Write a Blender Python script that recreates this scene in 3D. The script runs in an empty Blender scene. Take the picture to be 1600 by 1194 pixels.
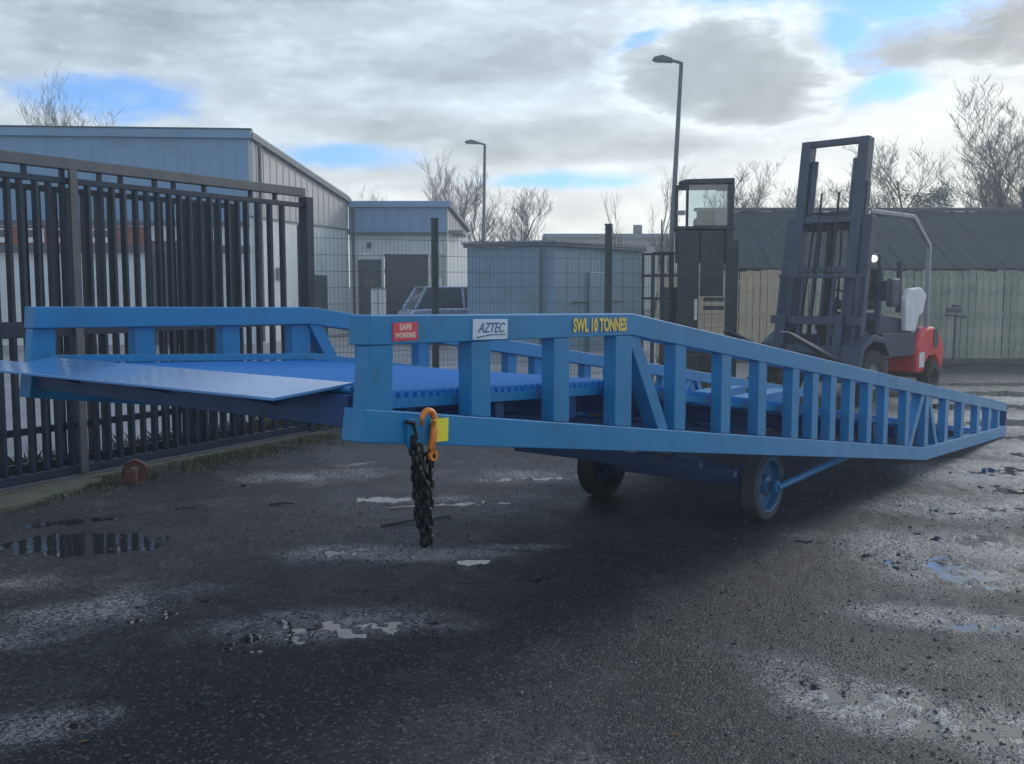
import bpy, bmesh, math, random
from math import sin, cos, tan, pi, radians, sqrt, atan2, exp
from mathutils import Vector, Matrix, noise
C = bpy.context.scene.collection
SC = bpy.context.scene

# ------------------------------------------------------------------ camera, sky, sun, exposure
cam = bpy.data.cameras.new('camera'); cam_o = bpy.data.objects.new('camera', cam); C.objects.link(cam_o)
cam.sensor_width = 36.0; cam.lens = 35.37; cam.clip_end = 2000; cam.clip_start = 0.05
cam_o.location = (0, 0, 1.7228); cam_o.rotation_euler = (pi/2 - 0.0953, 0, 0)
SC.camera = cam_o
SUN_AZ, SUN_EL = radians(45), radians(22)          # azimuth to the right of the view direction (+Y)
SC.view_settings.view_transform = 'Standard'; SC.view_settings.look = 'None'
SC.view_settings.exposure = 0.36; SC.view_settings.gamma = 1.0
world = bpy.data.worlds.new('World'); SC.world = world; world.use_nodes = True


class NT:
    """small helper for node trees"""
    def __init__(s, tree):
        s.t = tree; s.n = tree.nodes; s.l = tree.links; s.n.clear()
    def new(s, typ, **kw):
        n = s.n.new(typ)
        for k, v in kw.items(): setattr(n, k, v)
        return n
    def put(s, sock, v):
        if v is None: return
        if isinstance(v, bpy.types.NodeSocket): s.l.new(v, sock)
        else: sock.default_value = v
    def m(s, op, a, b=None, c=None, clamp=False):
        n = s.new('ShaderNodeMath', operation=op, use_clamp=clamp)
        s.put(n.inputs[0], a); s.put(n.inputs[1], b); s.put(n.inputs[2], c)
        return n.outputs[0]
    def vm(s, op, a, b=None):
        n = s.new('ShaderNodeVectorMath', operation=op); s.put(n.inputs[0], a); s.put(n.inputs[1], b)
        return n.outputs[0]
    def noise(s, vec, scale, detail=4, rough=.55, dist=0, w=None):
        n = s.new('ShaderNodeTexNoise'); s.put(n.inputs['Vector'], vec)
        n.inputs['Scale'].default_value = scale; n.inputs['Detail'].default_value = detail
        n.inputs['Roughness'].default_value = rough; n.inputs['Distortion'].default_value = dist
        return n.outputs['Fac']
    def sstep(s, v, a, b, lo=0.0, hi=1.0):
        n = s.new('ShaderNodeMapRange', interpolation_type='SMOOTHSTEP')
        s.put(n.inputs[0], v); n.inputs[1].default_value = a; n.inputs[2].default_value = b
        n.inputs[3].default_value = lo; n.inputs[4].default_value = hi
        return n.outputs[0]
    def mix(s, f, a, b):
        n = s.new('ShaderNodeMix', data_type='RGBA'); s.put(n.inputs[0], f)
        s.put(n.inputs[6], a if isinstance(a, bpy.types.NodeSocket) else (*a, 1)[:4])
        s.put(n.inputs[7], b if isinstance(b, bpy.types.NodeSocket) else (*b, 1)[:4])
        return n.outputs[2]


def build_world():
    k = NT(world.node_tree)
    sky = k.new('ShaderNodeTexSky', sky_type='NISHITA', sun_disc=False)
    sky.sun_elevation = SUN_EL; sky.sun_rotation = SUN_AZ; sky.altitude = 30
    sky.air_density = 1.0; sky.dust_density = 0.25; sky.ozone_density = 2.0
    tc = k.new('ShaderNodeTexCoord'); d = tc.outputs['Generated']
    sp = k.new('ShaderNodeSeparateXYZ'); k.l.new(d, sp.inputs[0]); x, y, z = sp.outputs
    az = k.m('ARCTAN2', x, y); el = k.m('ARCSINE', z)
    flat = k.vm('MULTIPLY', d, (1.0, 1.0, 3.0)); flat2 = k.vm('ADD', flat, (5.3, 1.7, .4))
    n1 = k.noise(flat, 2.6, 6, .55, .5)
    n2 = k.noise(flat, 8.5, 6, .58, .35)
    n3 = k.noise(flat2, 4.2, 6, .56, .5)
    n4 = k.noise(flat2, 22.0, 5, .6, .2)
    dw = k.noise(d, 9.0, 5, .6)                     # breaks up the outline of the large clouds
    dw2 = k.noise(k.vm('ADD', d, (3, 1, 2)), 26.0, 5, .62)
    def blob(a0, e0, wa, we, rot=0.0, edge=(1.7, .1)):
        da = k.m('SUBTRACT', az, radians(a0)); de = k.m('SUBTRACT', el, radians(e0))
        c_, s_ = cos(radians(rot)), sin(radians(rot))
        u = k.m('ADD', k.m('MULTIPLY', da, c_ / radians(wa)), k.m('MULTIPLY', de, s_ / radians(wa)))
        v = k.m('ADD', k.m('MULTIPLY', da, -s_ / radians(we)), k.m('MULTIPLY', de, c_ / radians(we)))
        r = k.m('SQRT', k.m('ADD', k.m('MULTIPLY', u, u), k.m('MULTIPLY', v, v)))
        return k.sstep(r, edge[0], edge[1])
    def mx(*a):
        r = a[0]
        for b in a[1:]: r = k.m('MAXIMUM', r, b)
        return r
    def rag(s_, a, b_, seed, amt=1.0):
        n_ = k.m('ADD', k.m('MULTIPLY', k.m('SUBTRACT', k.noise(k.vm('ADD', d, (seed, 0, 0)), 8.0, 3, .5), .5), 1.2*amt), k.m('MULTIPLY', k.m('SUBTRACT', k.noise(k.vm('ADD', flat, (seed, 1, 0)), 20.0, 6, .62, .3), .5), .95*amt))
        f = k.m('ADD', s_, n_); return f, k.sstep(f, a, b_)
    gs = mx(blob(13.0, 16.0, 5.0, 1.5, 4), blob(20.0, 15.0, 7.0, 2.1, -8), blob(27.0, 16.6, 4.0, 1.5, 0), blob(17.8, 13.2, 2.0, 1.3, -30),
            blob(-21.4, 9.6, 4.6, 1.35, 2), blob(20.3, 10.1, 2.6, .9, 10), blob(2.6, 5.9, 4.5, .6, 0), blob(-9.3, 7.1, 4.2, .8, 0), blob(7.2, 13.3, 2.2, .5, 20))
    high = k.m('MULTIPLY', k.sstep(el, radians(17), radians(26)), k.sstep(n1, .56, .46))
    gf, gaps = rag(mx(gs, k.m('MULTIPLY', high, .8)), .25, 1.05, 2.0, 1.15)
    alpha = k.m('SUBTRACT', 1.0, k.m('MULTIPLY', gaps, .93))
    ds = mx(blob(11.6, 12.0, 4.4, 2.6, 4), blob(13.6, 10.6, 4.6, 2.0, 0), blob(8.6, 11.2, 3.4, 2.0, 0), blob(20.6, 12.2, 3.6, 1.6, 8), blob(25.5, 12.3, 6.0, 1.9, 0), blob(31, 14.5, 5, 3.0, 25), blob(29, 16, 3.0, 3.0, 25))
    df, dark = rag(ds, .22, .98, 5.0, 1.15)
    rim0 = k.m('MULTIPLY', k.sstep(df, .18, .42), k.sstep(df, .62, .42))
    dark2 = mx(blob(2.5, 8.0, 6.5, 1.5, 0), blob(-7.5, 8.9, 5.5, 1.3, 0), blob(8.5, 7.7, 5, 1.0, 0), blob(-2, 12.4, 9, 1.5, 4), blob(-20, 13.0, 6, 1.8, 8), blob(-14, 16, 8, 1.5, 0))
    _, dark2 = rag(dark2, .25, .95, 9.0, .9)
    alpha = mx(alpha, dark)
    sd = (sin(SUN_AZ) * cos(SUN_EL), cos(SUN_AZ) * cos(SUN_EL), sin(SUN_EL))
    dt = k.new('ShaderNodeVectorMath', operation='DOT_PRODUCT'); k.l.new(d, dt.inputs[0]); dt.inputs[1].default_value = sd
    sunp = k.m('POWER', k.m('MAXIMUM', dt.outputs['Value'], 0.0), 7.0)
    low = k.sstep(el, radians(12.5), radians(2.0))
    body = k.m('ADD', k.m('MULTIPLY', k.sstep(n3, .36, .66), .12), k.m('MULTIPLY', k.sstep(n2, .38, .68), .13))
    body = k.m('ADD', body, k.m('MULTIPLY', k.sstep(n4, .36, .68), .10))
    bright = k.m('ADD', k.m('ADD', .460, body), k.m('MULTIPLY', low, .22))
    bright = k.m('ADD', bright, k.m('MULTIPLY', sunp, .30))
    bright = k.m('MULTIPLY', bright, k.m('SUBTRACT', 1.0, k.m('MULTIPLY', dark2, .26)))
    core = dark
    tone = k.m('ADD', .37, k.m('MULTIPLY', k.sstep(dw, .3, .7), .09))
    tone = k.m('ADD', tone, k.m('MULTIPLY', k.sstep(dw2, .35, .7), .05))
    inv = k.m('SUBTRACT', 1.0, core)
    rim = rim0
    val = k.m('ADD', k.m('MULTIPLY', bright, inv), k.m('MULTIPLY', tone, core))
    val = k.m('ADD', val, k.m('MULTIPLY', rim, .15))
    warm = k.m('MULTIPLY', k.m('ADD', k.m('MULTIPLY', low, .60), k.m('MULTIPLY', sunp, .75)), 1.0, clamp=True)
    tint = k.mix(warm, (.84, .98, 1.12), (1.07, 1.02, .88))
    sc = k.new('ShaderNodeVectorMath', operation='SCALE'); k.l.new(tint, sc.inputs[0]); k.l.new(val, sc.inputs['Scale'])
    skb = k.vm('MULTIPLY', sky.outputs[0], (.062, .100, .160))
    col = k.mix(alpha, skb, sc.outputs[0])
    bg = k.new('ShaderNodeBackground'); k.l.new(col, bg.inputs[0]); bg.inputs[1].default_value = 1.0
    out = k.new('ShaderNodeOutputWorld'); k.l.new(bg.outputs[0], out.inputs[0])
build_world()

sl = bpy.data.lights.new('sun', 'SUN'); so = bpy.data.objects.new('sun', sl); C.objects.link(so)
sl.energy = 1.15; sl.angle = radians(20); sl.color = (1.0, .95, .88)
sdir = Vector((sin(SUN_AZ) * cos(SUN_EL), cos(SUN_AZ) * cos(SUN_EL), sin(SUN_EL)))
so.rotation_euler = sdir.to_track_quat('Z', 'Y').to_euler(); so.location = (10, 15, 12)


# ------------------------------------------------------------------ materials
MATS = {}
def mat(name, col, rough=.5, metal=0.0, var=.12, vscale=6.0, col2=None, dirt=None, dirt_amt=.35, dscale=3.0,
        bump=.0, bscale=60.0, chips=0, coat=0.0, rvar=.12, spec=.5, emis=None, estr=0, trans=0.0, coords='Object', alpha=None):
    if name in MATS: return MATS[name]
    m = bpy.data.materials.new(name); m.use_nodes = True; k = NT(m.node_tree)
    p = k.new('ShaderNodeBsdfPrincipled'); o = k.new('ShaderNodeOutputMaterial'); k.l.new(p.outputs[0], o.inputs[0])
    g = k.new('ShaderNodeNewGeometry'); tc = k.new('ShaderNodeTexCoord')
    v = tc.outputs['Object'] if coords == 'Object' else g.outputs['Position']
    n1 = k.noise(v, vscale, 5, .6); n2 = k.noise(v, vscale * 7, 4, .6)
    c2 = col2 or tuple(c * .6 for c in col)
    f = k.m('ADD', k.m('MULTIPLY', k.sstep(n1, .35, .68), .7), k.m('MULTIPLY', n2, .3))
    base = k.mix(k.m('MULTIPLY', f, min(1.0, var * 3)), col, c2)
    if dirt:
        dn = k.noise(g.outputs['Position'], dscale, 7, .68, .4)
        base = k.mix(k.m('MULTIPLY', k.sstep(dn, .50, .72), dirt_amt), base, dirt)
    if chips:
        cn = k.noise(v, 26, 5, .72, .3); cm = k.m('MULTIPLY', k.sstep(cn, .655, .685), k.sstep(k.noise(g.outputs['Position'], 2.2, 3, .5), .46, .62))
        base = k.mix(k.m('MULTIPLY', cm, chips), base, (.085, .060, .050))
    k.l.new(base, p.inputs['Base Color'])
    k.l.new(k.m('ADD', rough - rvar / 2, k.m('MULTIPLY', k.sstep(n1, .3, .7), rvar)), p.inputs['Roughness'])
    p.inputs['Metallic'].default_value = metal; p.inputs['Specular IOR Level'].default_value = spec
    if coat: p.inputs['Coat Weight'].default_value = coat; p.inputs['Coat Roughness'].default_value = .12
    if trans: p.inputs['Transmission Weight'].default_value = trans
    if emis: p.inputs['Emission Color'].default_value = (*emis, 1); p.inputs['Emission Strength'].default_value = estr
    if bump:
        b = k.new('ShaderNodeBump'); b.inputs['Strength'].default_value = bump; b.inputs['Distance'].default_value = .01
        k.l.new(k.noise(v, bscale, 5, .65), b.inputs['Height']); k.l.new(b.outputs[0], p.inputs['Normal'])
    MATS[name] = m
    return m

M_BLUE = mat('blue_gloss_paint', (.009, .195, .44), .42, chips=.8, coat=.08, var=.10, vscale=3.5, col2=(.008, .165, .38), dirt=(.03, .10, .18), dirt_amt=.40, dscale=4.5, bump=.06, bscale=45, spec=.38)
M_BLUE2 = mat('blue_deck_paint', (.004, .21, .60), .45, chips=.7, var=.14, vscale=8, col2=(.016, .14, .42), bump=.12, bscale=90)
M_NAVY = mat('dark_blue_paint', (.006, .055, .20), .45, var=.2, vscale=7, dirt=(.03, .035, .04), dirt_amt=.5)
M_LIP = mat('lip_plate_paint', (.06, .26, .60), .26, chips=.6, coat=.8, var=.2, vscale=9, col2=(.03, .15, .42), dirt=(.20, .26, .34), dirt_amt=.35, dscale=14, bump=.15, bscale=120)
M_TYRE = mat('black_rubber', (.022, .022, .024), .8, var=.3, bump=.4, bscale=80, dirt=(.06, .055, .05), dirt_amt=.6)
M_TYRE2 = mat('dusty_solid_rubber', (.055, .075, .090), .75, var=.3, bump=.3, bscale=60, dirt=(.11, .10, .09), dirt_amt=.5)
M_RIM = mat('blue_wheel_paint', (.016, .15, .34), .38, var=.25, dirt=(.07, .10, .12), dirt_amt=.5, dscale=14)
M_CHAIN = mat('oily_chain_steel', (.030, .030, .034), .42, metal=.7, var=.4, dirt=(.05, .03, .02), dirt_amt=.6, dscale=30)
M_HOOK = mat('orange_hook_paint', (.80, .28, .03), .4, var=.25, vscale=30, col2=(.55, .14, .02), dirt=(.25, .09, .03), dirt_amt=.4, dscale=30)
M_YELLOW = mat('yellow_tag_plastic', (.80, .74, .04), .45, var=.12, vscale=20, col2=(.66, .58, .04))
M_YLET = mat('yellow_vinyl', (.72, .56, .10), .5, var=.2, vscale=12, col2=(.60, .46, .14))
M_RED = mat('red_sticker', (.66, .06, .10), .45, var=.15, vscale=15)
M_WHITE = mat('white_sticker', (.55, .69, .82), .4, var=.1, vscale=10)
M_LOGO = mat('blue_logo_ink', (.05, .14, .30), .5)
M_PALE = mat('pale_ink', (.80, .66, .55), .5)
M_GATE = mat('dark_gate_paint', (.009, .026, .056), .5, spec=.3, var=.3, vscale=5, dirt=(.02, .035, .06), dirt_amt=.5, dscale=9, bump=.1)
M_GATETOP = mat('weathered_gate_beam', (.085, .100, .125), .5, var=.3, vscale=4, dirt=(.11, .105, .10), dirt_amt=.6, dscale=6)
M_GREENPOST = mat('dark_green_fence_post', (.014, .040, .042), .5, var=.25, vscale=5)
M_WIRE = mat('green_fence_wire', (.022, .050, .050), .5)
M_CLAD = mat('blue_grey_cladding', (.15, .29, .46), .42, var=.14, vscale=.8, col2=(.13, .255, .41), dirt=(.10, .14, .17), dirt_amt=.4, dscale=.8)
M_CLADW = mat('pale_cladding', (.62, .67, .69), .5, var=.10, vscale=.7, dirt=(.34, .36, .34), dirt_amt=.5, dscale=.9)
M_CLADG = mat('warm_lit_grey_cladding', (.46, .46, .45), .5, var=.12, vscale=.8, dirt=(.24, .25, .24), dirt_amt=.4, dscale=.8)  # paler copy for side walls, with the sun's warmth put into the colour
M_TRIM = mat('dark_trim', (.075, .095, .13), .5, var=.2)
M_ROOF = mat('grey_roof_sheet', (.17, .21, .25), .5, var=.2, vscale=1.0)
M_DOOR = mat('dark_door', (.040, .060, .085), .5, var=.2, vscale=2)
M_GLASS = mat('dark_window_glass', (.03, .045, .06), .08, var=.2)
M_BRICK = mat('red_brick', (.30, .12, .085), .85, var=.4, vscale=6, bump=.3)
M_SHED = mat('shed_wall_paint', (.15, .26, .36), .55, var=.2, vscale=1.2, col2=(.125, .22, .31), dirt=(.12, .17, .16), dirt_amt=.5, dscale=1.5)
M_WOOD = mat('weathered_board', (.46, .47, .38), .85, var=.45, vscale=2.2, col2=(.19, .235, .20), dirt=(.13, .18, .13), dirt_amt=.5, dscale=2.2, bump=.3, bscale=30)
M_WOOD2 = mat('weathered_tan_board', (.56, .47, .33), .85, var=.45, vscale=2.2, col2=(.33, .28, .21), dirt=(.20, .20, .14), dirt_amt=.5, dscale=2.2, bump=.3, bscale=30)
M_WOOD3 = mat('weathered_green_board', (.35, .39, .31), .85, var=.45, vscale=2.2, col2=(.16, .21, .17), dirt=(.12, .15, .12), dirt_amt=.5, dscale=2.2, bump=.3, bscale=30)
M_SLATE = mat('mossy_dark_roof', (.045, .058, .072), .95, spec=.08, var=.5, vscale=.9, col2=(.035, .046, .056), dirt=(.055, .066, .058), dirt_amt=.6, dscale=.9, bump=.4, bscale=12)
M_FORK = mat('dark_blue_grey_steel', (.030, .052, .105), .5, var=.3, vscale=5, dirt=(.07, .07, .075), dirt_amt=.5, dscale=6, bump=.15)
M_FORK2 = mat('dark_teal_steel', (.014, .034, .042), .5, var=.3, vscale=5, dirt=(.05, .06, .06), dirt_amt=.5, dscale=6)
M_BRIGHT = mat('worn_bright_steel', (.42, .44, .47), .35, metal=.8, var=.3, vscale=8)
M_GREYP = mat('light_grey_paint', (.30, .33, .37), .45, var=.2, vscale=4, dirt=(.20, .20, .21), dirt_amt=.5, dscale=7)
M_WHITEP = mat('white_paint', (.74, .76, .80), .4, var=.15, vscale=6, dirt=(.35, .35, .35), dirt_amt=.4, dscale=8)
M_REDP = mat('red_machine_paint', (.72, .045, .055), .38, var=.2, vscale=5, col2=(.58, .04, .05), dirt=(.45, .22, .20), dirt_amt=.35, dscale=10)
M_BARK = mat('bare_bark', (.07, .060, .052), .9, var=.4, vscale=4)
M_TWIG = mat('bare_twigs', (.085, .070, .062), .9, var=.3, vscale=4)
M_LEAF = mat('evergreen_leaf', (.030, .058, .040), .7, var=.5, vscale=3)
M_LAMP = mat('lamp_column_steel', (.10, .12, .135), .5, metal=.3, var=.2)
M_CARP = mat('silver_blue_car_paint', (.30, .38, .58), .25, metal=.4, var=.05, coat=.6)
M_CONC = mat('rough_concrete', (.10, .11, .085), .9, var=.4, vscale=5, dirt=(.06, .075, .045), dirt_amt=.8, dscale=4, bump=.5, bscale=30)
M_RUST = mat('rusty_iron', (.11, .050, .035), .8, var=.5, vscale=14, col2=(.10, .04, .03), bump=.4)
M_GRASS = mat('rough_grass', (.045, .060, .026), .8, var=.5, vscale=4, col2=(.11, .095, .05), coords='World')
M_STONE = mat('loose_stone', (.10, .10, .105), .7, var=.6, vscale=2, col2=(.045, .045, .05), coords='World')
M_RUBBLE = mat('brick_rubble', (.34, .21, .16), .9, var=.5, vscale=6, bump=.4)
M_PIPE = mat('pale_plastic', (.62, .62, .60), .5, var=.3, dirt=(.3, .27, .2), dirt_amt=.5)


def clear_glass():
    m = bpy.data.materials.new('cab_glass'); m.use_nodes = True; k = NT(m.node_tree)
    o = k.new('ShaderNodeOutputMaterial'); a = k.new('ShaderNodeBsdfTransparent'); b = k.new('ShaderNodeBsdfGlossy')
    a.inputs[0].default_value = (.72, .80, .80, 1); b.inputs['Roughness'].default_value = .08
    fr = k.new('ShaderNodeFresnel'); fr.inputs[0].default_value = 1.45
    mx = k.new('ShaderNodeMixShader'); k.l.new(k.m('ADD', fr.outputs[0], .06), mx.inputs[0]); k.l.new(a.outputs[0], mx.inputs[1]); k.l.new(b.outputs[0], mx.inputs[2])
    k.l.new(mx.outputs[0], o.inputs[0]); return m
M_CAB = clear_glass()


# ------------------------------------------------------------------ mesh helpers
class MB:
    def __init__(s): s.b = bmesh.new()
    def box(s, c, d, rot=None):
        r = bmesh.ops.create_cube(s.b, size=1.0); vs = r['verts']
        M = Matrix.Translation(c) @ (rot.to_4x4() if rot else Matrix.Identity(4)) @ Matrix.Diagonal((*d, 1))
        bmesh.ops.transform(s.b, matrix=M, verts=vs); return s
    def bb(s, x0, x1, y0, y1, z0, z1):
        return s.box(((x0+x1)/2, (y0+y1)/2, (z0+z1)/2), (abs(x1-x0), abs(y1-y0), abs(z1-z0)))
    def beam(s, p, q, w, h, up=(0, 0, 1)):
        p, q = Vector(p), Vector(q); d = q - p; L = d.length; x = d.normalized()
        z = Vector(up); y = z.cross(x)
        if y.length < 1e-4: y = Vector((0, 1, 0)).cross(x)
        y.normalize(); z = x.cross(y)
        R = Matrix((x, y, z)).transposed()
        return s.box((p + q) / 2, (L, w, h), R)
    def tube(s, pts, r, n=8, cap=True):
        pts = [Vector(p) for p in pts]; rs = r if isinstance(r, (list, tuple)) else [r] * len(pts)
        rings = []; up = Vector((0, 0, 1))
        for i, p in enumerate(pts):
            t = (pts[min(i+1, len(pts)-1)] - pts[max(i-1, 0)]).normalized()
            a = t.cross(up)
            if a.length < .05: a = t.cross(Vector((1, 0, 0)))
            a.normalize(); b = t.cross(a)
            rings.append([s.b.verts.new(p + (a * cos(2*pi*j/n) + b * sin(2*pi*j/n)) * rs[i]) for j in range(n)])
        for A, B in zip(rings, rings[1:]):
            for j in range(n): s.b.faces.new((A[j], A[(j+1) % n], B[(j+1) % n], B[j]))
        if cap:
            s.b.faces.new(rings[0]); s.b.faces.new(rings[-1][::-1])
        return s
    def prism(s, poly, a0, a1, axis='y'):
        """poly of 2D points extruded along the axis: 'y' -> (x,z) polygon, 'z' -> (x,y), 'x' -> (y,z)"""
        def P(p, a): return {'y': (p[0], a, p[1]), 'z': (p[0], p[1], a), 'x': (a, p[0], p[1])}[axis]
        A = [s.b.verts.new(P(p, a0)) for p in poly]; B = [s.b.verts.new(P(p, a1)) for p in poly]; n = len(poly)
        s.b.faces.new(A); s.b.faces.new(B[::-1])
        for i in range(n): s.b.faces.new((A[i], B[i], B[(i+1) % n], A[(i+1) % n]))
        return s
    def quad(s, *p): s.b.faces.new([s.b.verts.new(q) for q in p]); return s
    def lathe(s, prof, c, axis, n=28):
        """prof: (radius, offset along axis)"""
        ax = Vector(axis).normalized(); a = ax.cross(Vector((0, 0, 1)))
        if a.length < .05: a = ax.cross(Vector((1, 0, 0)))
        a.normalize(); b = ax.cross(a); c = Vector(c); R = []
        for r, h in prof:
            R.append([s.b.verts.new(c + ax*h + (a*cos(2*pi*j/n) + b*sin(2*pi*j/n))*max(r, 1e-4)) for j in range(n)])
        for A, B in zip(R, R[1:]):
            for j in range(n): s.b.faces.new((A[j], A[(j+1) % n], B[(j+1) % n], B[j]))
        return s
    def build(s, name, m, parent=None, bevel=0.0, smooth=False, kind=None):
        bmesh.ops.recalc_face_normals(s.b, faces=s.b.faces)
        me = bpy.data.meshes.new(name); s.b.to_mesh(me); s.b.free()
        if smooth:
            for p in me.polygons: p.use_smooth = True
        me.materials.append(m); o = bpy.data.objects.new(name, me); C.objects.link(o); o.parent = parent
        if bevel:
            b = o.modifiers.new('bevel', 'BEVEL'); b.width = bevel; b.segments = 2; b.limit_method = 'ANGLE'
            b.harden_normals = False
        if kind: o['kind'] = kind
        return o

def empty(name, loc=(0, 0, 0), rz=0.0):
    o = bpy.data.objects.new(name, None); C.objects.link(o); o.location = loc; o.rotation_euler = (0, 0, rz); o.empty_display_size = .2
    return o
def tag(o, label, cat, group=None, kind=None):
    if label: o['label'] = label
    if cat: o['category'] = cat
    if group: o['group'] = group
    if kind: o['kind'] = kind
    return o
def dup(o, loc, parent=None, rot=None):
    c = o.copy(); C.objects.link(c); c.parent = parent if parent else o.parent; c.location = loc
    if rot is not None: c.rotation_euler = rot
    return c
def text(name, body, size, m, parent, M, shear=0.0, sx=1.0, ext=.0006, bold=0.0):
    cu = bpy.data.curves.new(name, 'FONT'); cu.body = body; cu.size = size; cu.align_x = 'CENTER'; cu.align_y = 'CENTER'
    cu.shear = shear; cu.extrude = ext; cu.offset = bold
    t = bpy.data.objects.new(name, cu); C.objects.link(t)
    dg = bpy.context.evaluated_depsgraph_get(); dg.update()
    me = bpy.data.meshes.new_from_object(t.evaluated_get(dg)); bpy.data.objects.remove(t)
    me.transform(Matrix.Diagonal((sx, 1, 1, 1))); me.transform(M)
    me.materials.clear(); me.materials.append(m)
    o = bpy.data.objects.new(name, me); C.objects.link(o); o.parent = parent
    return o

def world_line(a, b, t): return (a[0]+(b[0]-a[0])*t, a[1]+(b[1]-a[1])*t)


# ------------------------------------------------------------------ ground
TH = .91314; P0 = Vector((-.4875, 3.4706, 0)); UU = Vector((cos(TH), sin(TH), 0)); VV = Vector((-sin(TH), cos(TH), 0))
# dips in the yard surface that hold water: x, y, rx, ry, rotation, depth, roughness of the dip
DIPS = [(-2.86, 6.60, .50, .26, .1, .026, .3), (-3.2, 7.25, .35, .10, .5, .014, .8), (-2.55, 7.7, .16, .06, .5, .014, .8),
        (-1.04, 8.02, .26, .10, .0, .016, 1.2), (-1.05, 6.38, .30, .12, .2, .0085, 2.6), (-.24, 6.16, .15, .06, .1, .015, 1.0), (-.62, 6.3, .20, .06, .1, .0080, 2.6),
        (.17, 5.77, .07, .03, .2, .016, .5), (-.72, 4.98, .40, .20, .1, .0068, 3.0), (-1.3, 4.75, .36, .16, .4, .0055, 3.0), (-1.9, 5.2, .38, .2, .6, .0045, 2.6),
        (1.98, 6.66, .17, .05, -.5, .014, .8), (1.45, 4.05, .34, .18, -.7, .0058, 3.0), (1.95, 3.72, .4, .2, -.5, .0058, 3.0),
        (3.2, 6.7, .5, .18, -.2, .0068, 2.8), (2.6, 6.1, .5, .22, -.4, .0062, 2.8), (2.3, 5.0, .40, .10, -.4, .0070, 2.8), (3.5, 7.6, .5, .20, 0, .0070, 2.8), (3.0, 5.7, .4, .18, -.2, .006, 2.8),
        (4.6, 9.3, .5, .20, .2, .011, 2.2), (5.3, 10.2, .65, .22, 0, .012, 2.2), (4.3, 8.4, .55, .2, 0, .008, 2.6), (6.5, 12.6, .9, .34, .1, .016, 1.6), (7.8, 16.0, 1.6, .38, .0, .020, 1.0), (7.4, 14.3, 1.7, .32, .05, .018, 1.2),
        (9.5, 17.6, 1.9, .35, 0, .02, .8), (8.6, 12.2, .9, .3, 0, .012, 1.4), (6.2, 11.3, .7, .24, 0, .013, 1.6), (-1.76, 3.8, .12, .05, 0, .010, 2), (-.35, 7.85, .3, .07, .1, .010, 2),
        (.2, 8.9, .5, .12, .2, .011, 1.6), (-1.6, 9.6, .4, .1, .4, .010, 1.6), (-2.3, 8.6, .3, .08, .4, .010, 1.6)]
# wet sheen painted into the tarmac colour as pale speckled patches: x, y, rx, ry, rotation, strength
PAINTED_SHEEN = [(-2.15, 5.25, .62, .34, .7, .7), (-2.4, 4.75, .4, .25, .4, .5), (-.95, 4.98, .62, .26, .15, 1.0), (-1.05, 6.36, .40, .20, .1, .95), (-.45, 6.3, .6, .16, .05, .9), (.1, 6.5, .4, .1, 0, .7), (-.7, 8.0, .7, .22, 0, .6),
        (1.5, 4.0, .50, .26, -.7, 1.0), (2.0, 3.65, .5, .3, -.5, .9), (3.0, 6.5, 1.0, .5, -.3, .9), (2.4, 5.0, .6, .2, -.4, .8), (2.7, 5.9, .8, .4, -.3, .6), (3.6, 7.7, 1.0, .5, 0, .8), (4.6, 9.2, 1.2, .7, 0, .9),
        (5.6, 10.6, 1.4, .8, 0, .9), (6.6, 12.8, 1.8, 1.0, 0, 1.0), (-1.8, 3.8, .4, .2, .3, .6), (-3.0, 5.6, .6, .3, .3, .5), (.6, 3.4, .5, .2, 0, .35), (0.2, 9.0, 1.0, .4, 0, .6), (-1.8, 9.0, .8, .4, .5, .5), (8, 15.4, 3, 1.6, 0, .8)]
def painted_sheen(x, y):
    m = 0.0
    for (cx, cy, rx, ry, a, st) in PAINTED_SHEEN:
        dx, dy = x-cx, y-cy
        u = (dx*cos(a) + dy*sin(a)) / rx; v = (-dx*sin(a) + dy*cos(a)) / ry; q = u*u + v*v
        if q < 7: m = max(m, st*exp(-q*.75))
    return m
def yard_height(x, y):
    h = .009 + .007 * noise.noise(Vector((x*.55, y*.55, 0))) + .0045 * noise.noise(Vector((x*2.3, y*2.3, 4)))
    near = 1.0 if y < 14 else max(0.0, 1 - (y - 14) / 8)
    fine = .0055 * noise.noise(Vector((x*9, y*9, 1))) + .0035 * noise.noise(Vector((x*24, y*24, 2))) + .0022 * noise.noise(Vector((x*60, y*60, 3)))
    h += fine * near * .9
    for (cx, cy, rx, ry, a, dep, rg) in DIPS:
        dx, dy = x - cx, y - cy
        if abs(dx) > 3.2*rx+.1 or abs(dy) > 3.2*max(rx, ry)+.1: continue
        u = (dx*cos(a) + dy*sin(a)) / rx; v = (-dx*sin(a) + dy*cos(a)) / ry
        q = u*u + v*v
        if q < 6:
            w = exp(-q*.9) * (1 + .5 * noise.noise(Vector((x*5, y*5, 7))))
            h -= dep * w * 1.15
            h += fine * w * rg * near
    return h

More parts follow.
